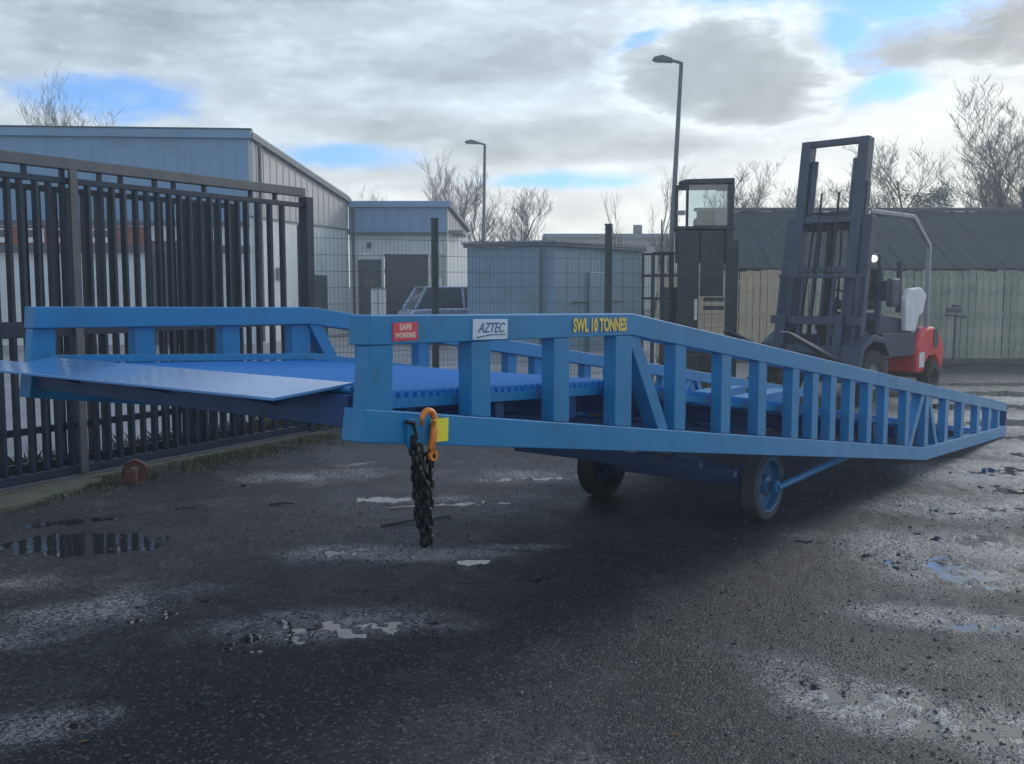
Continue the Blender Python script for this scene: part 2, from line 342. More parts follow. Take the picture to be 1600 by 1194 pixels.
def yard_material():
    m = bpy.data.materials.new('wet_tarmac_yard'); m.use_nodes = True; k = NT(m.node_tree)
    p = k.new('ShaderNodeBsdfPrincipled'); o = k.new('ShaderNodeOutputMaterial'); k.l.new(p.outputs[0], o.inputs[0])
    g = k.new('ShaderNodeNewGeometry'); pos = g.outputs['Position']
    sp = k.new('ShaderNodeSeparateXYZ'); k.l.new(pos, sp.inputs[0]); z = sp.outputs[2]
    big = k.noise(pos, .45, 6, .62, .3); mid = k.noise(pos, 2.6, 6, .66, .3); fin = k.noise(pos, 38, 6, .7); grit = k.noise(pos, 120, 4, .7)
    vor = k.new('ShaderNodeTexVoronoi'); vor.inputs['Scale'].default_value = 85; k.l.new(pos, vor.inputs['Vector'])
    stone = k.m('SUBTRACT', 1.0, vor.outputs['Distance'])
    wet = k.sstep(z, .011, -.004)
    patch = k.noise(k.vm('ADD', pos, (4.2, 9.1, 0)), 1.15, 7, .68, .5)
    crk = k.new('ShaderNodeTexVoronoi', feature='DISTANCE_TO_EDGE'); crk.inputs['Scale'].default_value = 1.3
    k.l.new(k.vm('ADD', pos, k.vm('MULTIPLY', k.new('ShaderNodeTexNoise').outputs['Color'], (.6, .6, 0))), crk.inputs['Vector'])
    crack = k.m('MULTIPLY', k.sstep(crk.outputs['Distance'], .012, .0), k.sstep(mid, .50, .60))
    c = k.mix(k.sstep(big, .38, .62), (.007, .010, .015), (.020, .023, .027))
    dry = k.m('MULTIPLY', k.sstep(patch, .50, .60), k.sstep(fin, .40, .54))
    wa = k.new('ShaderNodeAttribute', attribute_name='painted_sheen').outputs['Fac']  # sheen mask: reflected sky put into the base colour below
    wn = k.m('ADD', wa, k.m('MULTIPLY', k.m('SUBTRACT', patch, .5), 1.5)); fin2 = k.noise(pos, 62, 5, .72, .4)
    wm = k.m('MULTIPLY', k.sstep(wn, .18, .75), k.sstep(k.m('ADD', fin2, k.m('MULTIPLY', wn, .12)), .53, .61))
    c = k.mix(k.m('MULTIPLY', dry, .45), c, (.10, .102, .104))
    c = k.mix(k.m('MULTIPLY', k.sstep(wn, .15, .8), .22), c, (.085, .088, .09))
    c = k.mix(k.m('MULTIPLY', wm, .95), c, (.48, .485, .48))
    c = k.mix(k.m('MULTIPLY', k.sstep(mid, .50, .70), .45), c, (.055, .057, .060))
    c = k.mix(k.m('MULTIPLY', k.sstep(fin, .56, .72), .42), c, (.11, .113, .115))
    c = k.mix(k.m('MULTIPLY', k.sstep(fin, .47, .30), .75), c, (.009, .011, .014))
    vc = k.new('ShaderNodeSeparateColor'); k.l.new(vor.outputs['Color'], vc.inputs[0])
    c = k.mix(k.m('MULTIPLY', k.sstep(vc.outputs[0], .86, .97), .5), c, (.24, .235, .22))
    c = k.mix(k.m('MULTIPLY', crack, .8), c, (.008, .008, .010))
    c = k.mix(k.m('MULTIPLY', wet, .65), c, (.010, .011, .014))
    k.l.new(c, p.inputs['Base Color'])
    damp = k.sstep(k.m('ADD', big, k.m('MULTIPLY', mid, .5)), .92, .62)
    r = k.m('SUBTRACT', .66, k.m('MULTIPLY', damp, .26))
    r = k.m('ADD', k.m('SUBTRACT', r, k.m('MULTIPLY', wet, .20)), k.m('MULTIPLY', dry, .14))
    k.l.new(r, p.inputs['Roughness']); p.inputs['Specular IOR Level'].default_value = .34
    b = k.new('ShaderNodeBump'); b.inputs['Strength'].default_value = .95; b.inputs['Distance'].default_value = .018
    h = k.m('ADD', k.m('MULTIPLY', fin, .7), k.m('ADD', k.m('MULTIPLY', stone, .35), k.m('MULTIPLY', grit, .3)))
    k.l.new(h, b.inputs['Height']); k.l.new(b.outputs[0], p.inputs['Normal'])
    return m

def build_ground():
    xs = []; x = -4.6
    while x < 5.6: xs.append(x); x += .022 if -2.2 < x < 3.4 else .032
    step = .034
    while x < 14: xs.append(x); step = min(step*1.03, .12); x += step
    while x < 420: xs.append(x); step *= 1.25; x += step
    L = []; x = -4.6; step = .034
    while x > -14: step = min(step*1.05, .2); x -= step; L.append(x)
    while x > -420: step *= 1.25; x -= step; L.append(x)
    xs = L[::-1] + xs
    ys = []; y = 2.2; step = .022
    while y < 20: ys.append(y); step = min(.016 * (y/2.8)**1.35, .16); y += step
    while y < 700: ys.append(y); step *= 1.25; y += step
    ys = [-60, -20, -5, 0, 1.2, 1.9] + ys
    nx = len(xs); verts = []; 
    for yy in ys:
        for xx in xs:
            inside = (2.0 < yy < 24 and -9 < xx < 15)
            verts.append((xx, yy, yard_height(xx, yy) if inside else .009))
    faces = [(j*nx+i, j*nx+i+1, (j+1)*nx+i+1, (j+1)*nx+i) for j in range(len(ys)-1) for i in range(nx-1)]
    me = bpy.data.meshes.new('ground'); me.from_pydata(verts, [], faces)
    me.polygons.foreach_set('use_smooth', [True]*len(me.polygons))
    at = me.attributes.new('painted_sheen', 'FLOAT', 'POINT'); at.data.foreach_set('value', [painted_sheen(v[0], v[1]) if (2.0 < v[1] < 22 and -5 < v[0] < 14) else 0.25 for v in verts])
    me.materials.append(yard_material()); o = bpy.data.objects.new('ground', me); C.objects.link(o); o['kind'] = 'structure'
    print('ground tris', len(faces)*2)
    # standing water: level sheet that shows only where the yard dips below it
    m = bpy.data.materials.new('rain_water'); m.use_nodes = True; k = NT(m.node_tree)
    p = k.new('ShaderNodeBsdfPrincipled'); ou = k.new('ShaderNodeOutputMaterial'); k.l.new(p.outputs[0], ou.inputs[0])
    p.inputs['Base Color'].default_value = (.020, .020, .021, 1); p.inputs['Roughness'].default_value = .035; p.inputs['IOR'].default_value = 1.45
    p.inputs['Specular IOR Level'].default_value = 1.0
    g = k.new('ShaderNodeNewGeometry'); b = k.new('ShaderNodeBump'); b.inputs['Strength'].default_value = .08; b.inputs['Distance'].default_value = .01
    k.l.new(k.noise(g.outputs['Position'], 14, 2, .5), b.inputs['Height']); k.l.new(b.outputs[0], p.inputs['Normal'])
    w = MB(); w.quad((-8.5, 2.3, -.0012), (14.5, 2.3, -.0012), (14.5, 23, -.0012), (-8.5, 23, -.0012))
    w.build('puddle_water', m, kind='structure')
build_ground()

# paler road and service yard beyond the gate and the mesh fence
GA = Vector((-4.22, 8.16, 0)); GB = Vector((-2.32, 11.55, 0)); GD = (GB-GA).normalized(); GN = Vector((-GD.y, GD.x, 0))
M_ROAD = mat('pale_damp_concrete', (.27, .28, .29), .45, var=.35, vscale=.8, col2=(.16, .17, .18), bump=.2, bscale=30, coords='World', dirt=(.10, .11, .12), dirt_amt=.6, dscale=.7)
def sheet(name, pts, z, m):
    b = MB(); b.prism(pts, z-.02, z, 'z'); return b.build(name, m, kind='structure')
p1 = GA - GD*9 + GN*.9; p2 = GB + GD*1.2 + GN*.9
sheet('pavement', [(p1.x, p1.y), (p2.x, p2.y), (3.0, 17.0), (6.0, 20.0), (4.6, 60), (-60, 60), (-60, -4)], .045, M_ROAD)
# verges
def grass(name, a, b_, wid, n, seed, label=None, hgt=.13):
    rnd = random.Random(seed); b = MB(); a = Vector(a); b_ = Vector(b_); d = (b_-a); nn = Vector((-d.y, d.x, 0)).normalized()
    for i in range(n):
        t = rnd.random(); s = rnd.gauss(0, .35) * wid
        c = a + d*t + nn*s; c.z = .01
        if noise.noise(Vector((c.x*1.6, c.y*1.6, seed))) < -.12 and rnd.random() < .8: continue
        h = hgt * rnd.uniform(.35, 1.3); ang = rnd.uniform(0, 6.28); w = rnd.uniform(.004, .010); le = h*rnd.uniform(.1, .9)
        dx, dy = cos(ang), sin(ang)
        v0 = b.b.verts.new((c.x - dy*w, c.y + dx*w, c.z)); v1 = b.b.verts.new((c.x + dy*w, c.y - dx*w, c.z))
        v2 = b.b.verts.new((c.x + dx*le*.4 + dy*w*.6, c.y + dy*le*.4 - dx*w*.6, c.z + h*.6)); v3 = b.b.verts.new((c.x + dx*le, c.y + dy*le, c.z + h))
        b.b.faces.new((v0, v1, v2)); b.b.faces.new((v0, v2, v3))
    o = b.build(name, M_GRASS, kind='stuff'); tag(o, label, 'grass'); return o
grass('grass_verge', GA - GD*1.5 - GN*.35, GB + GD*.3 - GN*.35, .5, 5000, 3, 'thin weeds growing in the mud along the foot of the gate', .035)
grass('grass_verge', GA - GD*1.5 + GN*.6, GB + GD*1 + GN*.5, .5, 6000, 4, 'green and brown grass strip behind the dark gate bars', .16)
grass('grass_verge', (-2.0, 12.3, 0), (4.0, 15.2, 0), .9, 16000, 5, 'rough grass along the foot of the green mesh fence', .26)

def stones(name, n, seed, region, smin, smax, m, label):
    rnd = random.Random(seed); V = []; F = []; k = 0
    t = bmesh.new(); bmesh.ops.create_icosphere(t, subdivisions=1, radius=1); t.verts.ensure_lookup_table()
    bv = [v.co.copy() for v in t.verts]; bf = [[v.index for v in f.verts] for f in t.faces]; t.free()
    while k < n:
        x = rnd.uniform(region[0], region[1]); y = region[2] + (region[3]-region[2]) * rnd.random()**1.4
        if abs(x) > y*.56 + .4: continue
        if noise.noise(Vector((x*.8, y*.8, seed))) + rnd.uniform(-.5, .6) < 0: continue
        s = rnd.uniform(smin, smax) * (1 if rnd.random() < .9 else 1.7); z = max(yard_height(x, y), -.004) + s*.2
        M = Matrix.Translation((x, y, z)) @ Matrix.Rotation(rnd.uniform(0, 6), 4, 'Z') @ Matrix.Diagonal((s, s*rnd.uniform(.6, 1), s*rnd.uniform(.4, .75), 1))
        o = len(V); V += [M @ (c*rnd.uniform(.75, 1.2)) for c in bv]; F += [[o+i for i in f] for f in bf]; k += 1
    me = bpy.data.meshes.new(name); me.from_pydata(V, [], F); me.materials.append(m)
    o = bpy.data.objects.new(name, me); C.objects.link(o); o['kind'] = 'stuff'; tag(o, label, 'gravel'); return o
stones('loose_gravel', 9000, 11, (-4.5, 5.5, 2.5, 9.5), .0028, .0085, M_STONE, 'loose gravel scattered over the wet yard')


# ------------------------------------------------------------------ the mobile yard ramp
ramp = empty('mobile_yard_ramp', P0, TH)
tag(ramp, 'long blue steel mobile yard ramp with open lattice sides standing on two wheels', 'loading ramp')
KU, KZ = 1.757, 1.590
def top_z(u): return 1.6216 + (KZ-1.6216)*u/KU if u < KU else KZ + (u-KU)*(.392-KZ)/(10.06-KU)
def bot_z(u): return 1.184 + (u+.05)*(.169-1.184)/(6.917) if u < 6.867 else .169 + (u-6.867)*(.004-.169)/(10.1-6.867)
def deck_z(u): return 1.345 - .048*u if u < KU else 1.2607 + (u-KU)*(.045-1.2607)/(10.06-KU)
TCH, BCH, TW = .104, .118, .105
POSTS = [(.0, .115), (.545, .12), (1.10, .12), (1.605, .15), (2.19, .12), (2.735, .12), (3.235, .12), (3.76, .115), (4.11, .11), (4.45, .11), (4.84, .11), (5.24, .11), (5.64, .11),
         (6.22, .11), (6.80, .115), (7.46, .12), (8.05, .12), (8.70, .12), (9.20, .11), (9.64, .11)]
def truss(v0, v1, inner):
    us = [0, KU, 10.06]
    poly = [(u, top_z(u)) for u in us] + [(u, top_z(u)-TCH) for u in us[::-1]]
    poly[-1] = (.118, top_z(.118)-TCH); poly[0] = (0, top_z(0))
    MB().prism([(0, top_z(0)), (KU, KZ), (10.06, top_z(10.06)), (10.06, top_z(10.06)-TCH), (KU-.01, KZ-TCH), (-.008, top_z(0)-TCH)], v0, v1).build('top_chord', M_BLUE, ramp, .004)
    MB().prism([(-.05, bot_z(-.05)), (6.867, bot_z(6.867)), (10.1, .004), (10.1, .004+BCH), (6.82, bot_z(6.85)+BCH), (-.032, bot_z(-.035)+BCH)], v0, v1).build('bottom_chord', M_BLUE, ramp, .004)
    # flange lips of the channel sections catch the light along the top edges
    for i, (u, w) in enumerate(POSTS):
        g = .004; zt0, zt1 = top_z(u)-TCH-.001, top_z(u+w)-TCH-.001; zb0, zb1 = bot_z(u)+BCH+.001, bot_z(u+w)+BCH+.001
        ln = -.025 if i == 0 else 0.0
        MB().prism([(u, zt0), (u+w, zt1), (u+w+ln*.3, zb1), (u+ln, zb0)], *((v0+g, v0+.072) if inner > 0 else (v1-.072, v1-g))).build('post', M_BLUE, ramp, .004)
    for (ua, za, ub, zb, w) in [(1.765, KZ-TCH-.02, 2.10, bot_z(2.1)+BCH+.02, .085), (6.77, top_z(6.75)-TCH-.02, 6.40, bot_z(6.4)+BCH+.02, .085), (6.93, top_z(6.93)-TCH-.02, 7.25, bot_z(7.25)+BCH+.02, .07)]:
        a, b = Vector((ua, (v0+v1)/2, za+.04)), Vector((ub, (v0+v1)/2, zb-.04))
        MB().beam(a, b, TW-.024, w, (1, 0, 0)).build('diagonal_brace', M_BLUE, ramp, .003)
    # end plate at the nose and the low end
    MB().prism([(10.062, .02), (10.13, .02), (10.11, .38), (10.062, .39)], v0+.006, v1-.006).build('end_plate', M_NAVY, ramp, .002)
truss(0.0, TW, 1); truss(2.4-TW, 2.4, -1)
YI0, YI1 = TW+.002, 2.4-TW-.002
# deck: stringers, cross members, grating bars
for v in (YI0+.012, 1.2, YI1-.012):
    us = [0.06, KU, 10.0]
    poly = [(u, deck_z(u)-.028) for u in us] + [(u, deck_z(u)-(.066 if u < 9.9 else .04)) for u in us[::-1]]
    MB().prism(poly, v-.012, v+.012).build('deck_stringer', M_BLUE, ramp, .002)
u = .34
while u < 8.6:
    z = deck_z(u)
    MB().bb(u-.03, u+.03, YI0+.03, YI1-.03, z-.17, z-.07).build('cross_member', M_NAVY, ramp, .003)
    u += .55
for v in (.62, 1.78):
    MB().prism([(1.3, deck_z(1.3)-.205), (KU, deck_z(KU)-.205), (7.2, deck_z(7.2)-.205), (7.2, deck_z(7.2)-.22), (6.2, .31), (3.0, bot_z(3.0)+.06), (1.3, deck_z(1.3)-.26)], v-.02, v+.02).build('main_girder', M_NAVY, ramp, .003)
b = MB()
b.prism([(-.010, -.018), (.010, -.018), (.010, .007), (.005, .014), (-.005, .014), (-.010, .007)], YI0-.0, YI1, 'y')
bar = b.build('grating_bar', M_BLUE2, ramp)
n = 0; u = .13; first = True
while u < 9.95:
    z = deck_z(u) - .012; sl_ = .048 if u < KU else .1464
    if first: bar.location = (u, 0, z); bar.rotation_euler = (0, math.atan(sl_), 0); first = False
    else: dup(bar, (u, 0, z), ramp, (0, math.atan(sl_), 0))
    n += 1; u += .045 if u < 4 else .048
print('grating bars', n)
# kerb on the far side, toe plate at the foot
MB().prism([(.06, deck_z(.06)+.044), (KU, deck_z(KU)+.044), (9.9, deck_z(9.9)+.044), (9.9, deck_z(9.9)+.006), (KU, deck_z(KU)+.006), (.06, deck_z(.06)+.006)], YI1-.010, YI1).build('kerb_plate', M_BLUE, ramp, .002)
MB().prism([(9.98, .05), (10.5, .014), (10.5, .022), (9.98, .062)], YI0+.02, YI1-.02).build('toe_plate', M_BLUE2, ramp)
# nose beam, hinge and lip
MB().bb(-.012, .05, YI0, YI1, 1.222, 1.338).build('nose_beam', M_NAVY, ramp, .003)
MB().tube([(.03, YI0+.02, 1.352), (.03, YI1-.02, 1.352)], .014, 10).build('hinge_tube', M_BLUE, ramp)
b = MB()
lp = [(.06, .15, 1.376), (-.235, .235, 1.340), (-.255, 2.55, 1.338), (-.075, 2.55, 1.360), (-.075, 2.285, 1.360), (.06, 2.285, 1.376)]
T = [b.b.verts.new(p) for p in lp]; B_ = [b.b.verts.new((p[0], p[1], p[2]-.011)) for p in lp]
b.b.faces.new(T); b.b.faces.new(B_[::-1])
for i in range(6): b.b.faces.new((T[i], B_[i], B_[(i+1) % 6], T[(i+1) % 6]))
lip = b.build('lip_plate', M_LIP, ramp, .002)
for v in (.5, 1.2, 1.9):
    MB().prism([(.0, 1.35), (-.20, 1.325), (-.17, 1.315), (.0, 1.27)], v-.006, v+.006).build('lip_gusset', M_NAVY, ramp)
# signs
def sign_matrix(u, z, rot=0.0, off=0.0):   # reads from outside the near truss (v = 0 face, seen looking along +v)
    return Matrix.Translation((u, -.0035-off, z)) @ Matrix.Rotation(rot, 4, 'Y') @ Matrix.Rotation(pi/2, 4, 'X')
MB().box((.170, -.0018, 1.560), (.128, .0025, .066)).build('red_sign_plate', M_RED, ramp)
text('red_sign_lettering', 'SAFE', .030, M_PALE, ramp, sign_matrix(.170, 1.575), bold=.0008)
text('red_sign_lettering', 'WORKING', .026, M_PALE, ramp, sign_matrix(.170, 1.546), bold=.0008, sx=.82)
MB().box((.655, -.0018, 1.552), (.218, .0025, .080), Matrix.Rotation(radians(1.5), 3, 'Y')).build('logo_sign_plate', M_WHITE, ramp)
text('logo_lettering', 'AZTEC', .056, M_LOGO, ramp, sign_matrix(.658, 1.556, radians(1.5)), shear=.35, bold=.0008, sx=.92)
MB().beam((.565, -.0042, 1.522), (.66, -.0042, 1.530), .001, .005, (0, 0, 1)).build('logo_swoosh', M_LOGO, ramp)
MB().beam((.66, -.0042, 1.530), (.752, -.0042, 1.528), .001, .0035, (0, 0, 1)).build('logo_swoosh', M_LOGO, ramp)
text('load_lettering', 'SWL 10 TONNES', .082, M_YLET, ramp, sign_matrix(1.462, 1.541, radians(1.2)), bold=.0032, sx=.735)

# axle, wheels
def wheel_parts(c, r, w, side, par, m_t, m_r, label=None):
    tyre = MB().lathe([(r*.74, -w/2), (r*.95, -w/2), (r, -w*.40), (r, w*.40), (r*.95, w/2), (r*.74, w/2), (r*.74, -w/2)], c, (0, 1, 0), 40).build('tyre', m_t, par)
    s = side
    rim = MB().lathe([(r*.80, s*w*.47), (r*.76, s*w*.53), (r*.70, s*w*.50), (r*.66, s*w*.10), (r*.30, s*w*.04), (r*.26, s*w*.34), (r*.12, s*w*.40), (.0, s*w*.40)], c, (0, 1, 0), 32).build('rim', m_r, par)
    b = MB()
    for i in range(6):
        a = i*pi/3
        b.lathe([(.0, s*w*.15), (.011, s*w*.15), (.011, s*w*.05)], (c[0]+cos(a)*r*.41, c[1], c[2]+sin(a)*r*.41), (0, 1, 0), 6)
    b.build('wheel_nuts', M_BRIGHT, par)
    if label: tyre['label'] = label
AX, AZ, WR = 4.47, .268, .262
wheel_parts((AX, .50, AZ), WR, .12, -1, ramp, M_TYRE2, M_RIM)
wheel_parts((AX, 1.90, AZ), WR, .16, 1, ramp, M_TYRE, M_NAVY)
MB().tube([(AX, .50, AZ), (AX, 1.90, AZ)], .042, 12).build('axle', M_NAVY, ramp)
MB().beam((AX, .66, AZ+.02), (AX, 1.74, AZ+.02), .10, .10).build('axle_beam', M_NAVY, ramp, .004)
for v in (.72, 1.66):
    MB().beam((AX, v, AZ+.02), (AX+1.1, v, .46), .06, .09).build('trailing_arm', M_NAVY, ramp, .003)
    MB().beam((AX-.95, v, .60), (AX, v, AZ+.05), .05, .06).build('suspension_arm', M_NAVY, ramp, .003)
MB().tube([(AX+.02, .40, AZ-.02), (AX+1.28, .30, .335)], .026, 10).build('brace_tube', M_BLUE, ramp)
MB().box((AX+.02, .405, AZ-.01), (.07, .03, .08)).build('brace_lug', M_BLUE, ramp, .003)
MB().tube([(AX-.55, .95, .50), (AX-.05, .95, .36)], .035, 12).build('hydraulic_ram', M_NAVY, ramp)
MB().tube([(AX-.85, .95, .585), (AX-.55, .95, .50)], .018, 10).build('ram_rod', M_BRIGHT, ramp)
MB().beam((AX-.9, .30, .50), (AX-.9, 2.1, .50), .06, .05).build('subframe_crossbar', M_NAVY, ramp, .003)
MB().beam((AX-1.35, .32, .62), (AX-1.35, 2.1, .62), .05, .05).build('subframe_crossbar', M_NAVY, ramp, .003)
# towing pockets seen through the lattice
for v in (1.0, 1.45):
    b = MB(); b.bb(4.25, 6.0, v-.09, v-.075, .70, .82); b.bb(4.25, 6.0, v+.075, v+.09, .70, .82); b.bb(4.25, 6.0, v-.075, v+.075, .81, .82); b.bb(4.25, 6.0, v-.075, v+.075, .70, .71)
    b.build('fork_pocket', M_BLUE, ramp)
# chain lug on the bottom chord
MB().prism([(.165, 1.245), (.215, 1.24), (.22, 1.14), (.185, 1.115), (.165, 1.15)], -.016, -.002).build('chain_lug', M_BLUE, ramp, .002)

# ------------------------------------------------------------------ chain and hook (hang from the ramp)
chain = empty('lifting_chain', P0 + UU*.235 + VV*(-.03) + Vector((0, 0, .76)), TH)
tag(chain, 'black steel chain with an orange hook hanging from the near corner of the blue ramp', 'chain')
def link_mesh(L=.050, W=.036, r=.0080):
    pts = []
    R = W/2 - r; H = L/2 - W/2
    for i in range(9): a = pi*i/8; pts.append((R*cos(a), 0, H + R*sin(a)))
    for i in range(9): a = pi + pi*i/8; pts.append((R*cos(a), 0, -H + R*sin(a)))
    b = MB(); rings = []; n = 6
    N = len(pts)
    for i in range(N):
        p = Vector(pts[i]); t = (Vector(pts[(i+1) % N]) - Vector(pts[i-1])).normalized(); a = Vector((0, 1, 0)); c = t.cross(a)
        rings.append([b.b.verts.new(p + (a*cos(2*pi*j/n) + c*sin(2*pi*j/n))*r) for j in range(n)])
    for i in range(N):
        A, B2 = rings[i], rings[(i+1) % N]
        for j in range(n): b.b.faces.new((A[j], A[(j+1) % n], B2[(j+1) % n], B2[j]))
    return b
proto = link_mesh().build('chain_link', M_CHAIN, chain, smooth=True); used = False
rnd = random.Random(5)
def strand(pts, phase=0):
    global used
    pts = [Vector(p) for p in pts]; pitch = .0345
    segs = [(a, b, (b-a).length) for a, b in zip(pts, pts[1:])]; tot = sum(s[2] for s in segs); k = 0; d = 0
    while d < tot:
        q = d
        for a, b, l in segs:
            if q <= l: break
            q -= l
        p = a + (b-a)*(min(q, l)/l); t = (b-a).normalized()
        M = t.to_track_quat('Z', 'Y').to_matrix() @ Matrix.Rotation((pi/2 if (k+phase) % 2 else 0) + .5 + rnd.uniform(-.25, .25), 3, 'Z')
        if not used: o = proto; used = True
        else: o = proto.copy(); C.objects.link(o); o.parent = chain
        o.location = p; o.rotation_euler = M.to_euler(); d += pitch; k += 1
strand([(-.050, .012, .40), (-.040, .012, .31), (-.016, .004, .24), (-.012, .002, .12), (-.004, 0, .0)])
strand([(.020, -.014, .375), (.022, -.012, .30), (.014, -.010, .22), (.016, -.010, .12), (.012, -.006, .0)], 1)
strand([(-.036, -.008, .375), (-.028, -.012, .28), (-.008, -.020, .2), (-.006, -.016, .02)], 1)
strand([(.004, .022, .25), (.006, .018, .06)], 0)
strand([(.020, .016, .33), (.010, .020, .2), (.010, .022, .03)], 1)
strand([(-.030, .022, .30), (-.018, .024, .2), (-.012, .020, .09)], 0)
# hook: a flat forged grab hook, thick at the throat
b = MB(); pts = []; rs = []
for i in range(15):
    a = radians(205 - 235*i/14); pts.append((-.004 + .034*cos(a), -.022, .478 + .034*sin(a))); rs.append(.0075 + .0055*min(1, i/7))
pts += [(.029, -.024, .44), (.020, -.024, .405), (.013, -.022, .375), (.020, -.020, .35)]; rs += [.0150, .0155, .0135, .010]
b.tube(pts, rs, 10); hk = b.build('hook', M_HOOK, chain, smooth=True)
MB().lathe([(.010, -.006), (.0205, -.007), (.0205, .007), (.010, .006), (.010, -.006)], (.022, -.022, .345), (0, 1, 0), 18).build('hook_eye', M_HOOK, chain)
MB().tube([(-.075, .02, .475), (-.052, .005, .47), (-.044, .0, .42), (-.05, .012, .39)], .009, 8).build('shackle', M_CHAIN, chain)
tg = tag(MB().box((0, 0, 0), (.098, .0022, .088), Matrix.Rotation(radians(3), 3, 'Y')).build('yellow_tag', M_YELLOW), 'bright yellow square tag hanging on the chain beside the orange hook', 'tag')
tg.location = P0 + UU*.338 + VV*(-.012) + Vector((0, 0, 1.186)); tg.rotation_euler = (0, 0, TH)

# ------------------------------------------------------------------ dark steel gate
GZ = atan2(GD.y, GD.x)
def gate(name, label, origin, u0, u1, zb, zt, pitch, bw, topbeam, off):
    g = empty(name, origin + GN*off, GZ); tag(g, label, 'gate', 'dark steel gate leaves at the left')
    if topbeam:
        MB().bb(u0, u1, -.05, .05, 2.722, 2.815).build('top_beam', M_GATETOP, g, .004)
        for s in (-1.6, -.9, .35, .71, 1.09, 1.32, 1.71, 1.94, 2.33, 2.98, 3.35):
            if u0 < s < u1: MB().bb(s-.016, s+.016, -.02, .02, 2.652, 2.720).build('stub', M_GATE, g)
    MB().bb(u0, u1, -.03, .03, zt-.05, zt).build('rail', M_GATE, g, .003)
    MB().bb(u0, u1, -.032, .032, 1.29, 1.41).build('rail', M_GATE, g, .003)
    MB().bb(u0, u1, -.03, .03, .42, .48).build('rail', M_GATE, g, .003) if not topbeam else None
    MB().bb(u0, u1, -.032, .032, zb, zb+.07).build('rail', M_GATE, g, .003)
    b1 = MB().bb(-bw/2, bw/2, -.0295, .0295, 1.412, zt-.052).build('bar', M_GATE, g)
    b2 = MB().bb(-bw/2, bw/2, -.0295, .0295, zb+.072, 1.288).build('bar', M_GATE, g)
    us = []; u = u0+pitch*.7
    while u < min(u1, 2.98)-pitch*.3: us.append(u); u += pitch
    if topbeam: us += [3.07, 3.27, 3.46]
    rb = random.Random(3)
    for i, u in enumerate(us):
        if i == 0: b1.location = (u, 0, 0); b2.location = (u, 0, 0); continue
        for b_ in (b1, b2):
            c = dup(b_, (u + rb.uniform(-.004, .004), 0, 0), g, (0, rb.uniform(-.003, .003), rb.uniform(-.1, .1)))
            if u > 3: c.scale = (1.35, 1, 1)
    return g
g1 = gate('sliding_gate', 'front gate leaf of dark bars with a heavy top beam and a thick end post', GA, -4.2, 3.80, .07, 2.650, .130, .028, True, 0)
MB().bb(3.80, 3.92, -.06, .06, .03, 2.72).build('end_post', M_GATE, g1, .005)
MB().bb(3.62, 3.68, -.028, .028, .14, 1.288).build('end_post', M_GATE, g1, .003)
MB().bb(.745, .82, -.062, -.032, .08, 2.72).build('intermediate_post', M_GATETOP, g1, .004)
MB().bb(-4.2, 3.92, -.045, .045, .012, .066).build('bottom_track', M_GATETOP, g1, .003)
g2 = gate('sliding_gate', 'rear leaf of the dark barred gate, seen close behind the bars of the front leaf', GA, -4.5, 2.95, .10, 2.60, .150, .022, False, .32)
MB().bb(2.95, 3.03, -.035, .035, .10, 2.60).build('end_post', M_GATE, g2, .003)
# small lower fence end seen at the very left of the ramp
mb_ = MB().bb(-4.3, .1, -.045, .045, 1.30, 1.43).build('mid_beam', M_GATE, g1, .004); mb_.location = (0, -.085, 0)
# gate track slab, roller
sb = MB()
for (a, bq, w, h) in [((-.9, -.35), (.62, -.22), .30, .05)]:
    pass
def slab(name, uv, z1, label, seed=0):
    rnd = random.Random(seed); b = MB(); pts = []
    for (u, v) in uv:
        p = GA + GD*u + GN*v; pts.append((p.x, p.y))
    b.prism(pts, -.02, z1, 'z')
    o = b.build(name, M_CONC, None, .008); tag(o, label, 'slab'); return o
slab('concrete_slab', [(-1.4, -.75), (-.3, -.62), (.45, -.42), (.80, -.26), (.55, -.16), (-.2, -.22), (-1.4, -.25)], .05, 'mossy broken concrete slab lying on the ground at the foot of the gate')
roll = empty('guide_roller', GA + GD*.93 - GN*.52 + Vector((0, 0, .10)), GZ+.5)
tag(roll, 'rusty round guide roller half sunk in the mud in front of the gate', 'roller')
MB().lathe([(.05, -.03), (.085, -.035), (.105, -.05), (.105, .05), (.085, .035), (.05, .03), (.05, -.03)], (0, 0, 0), (1, .35, 0), 24).build('roller_wheel', M_RUST, roll)
MB().bb(-.11, -.04, -.05, .05, -.12, .03).build('roller_bracket', M_RUST, roll, .004)
kb = MB().bb(-4.2, 3.95, -.13, -.055, -.01, .042).build('gate_kerb', M_CONC, None, .006); kb.location = GA; kb.rotation_euler = (0, 0, GZ); tag(kb, 'low concrete kerb strip running under the dark gate', 'kerb')

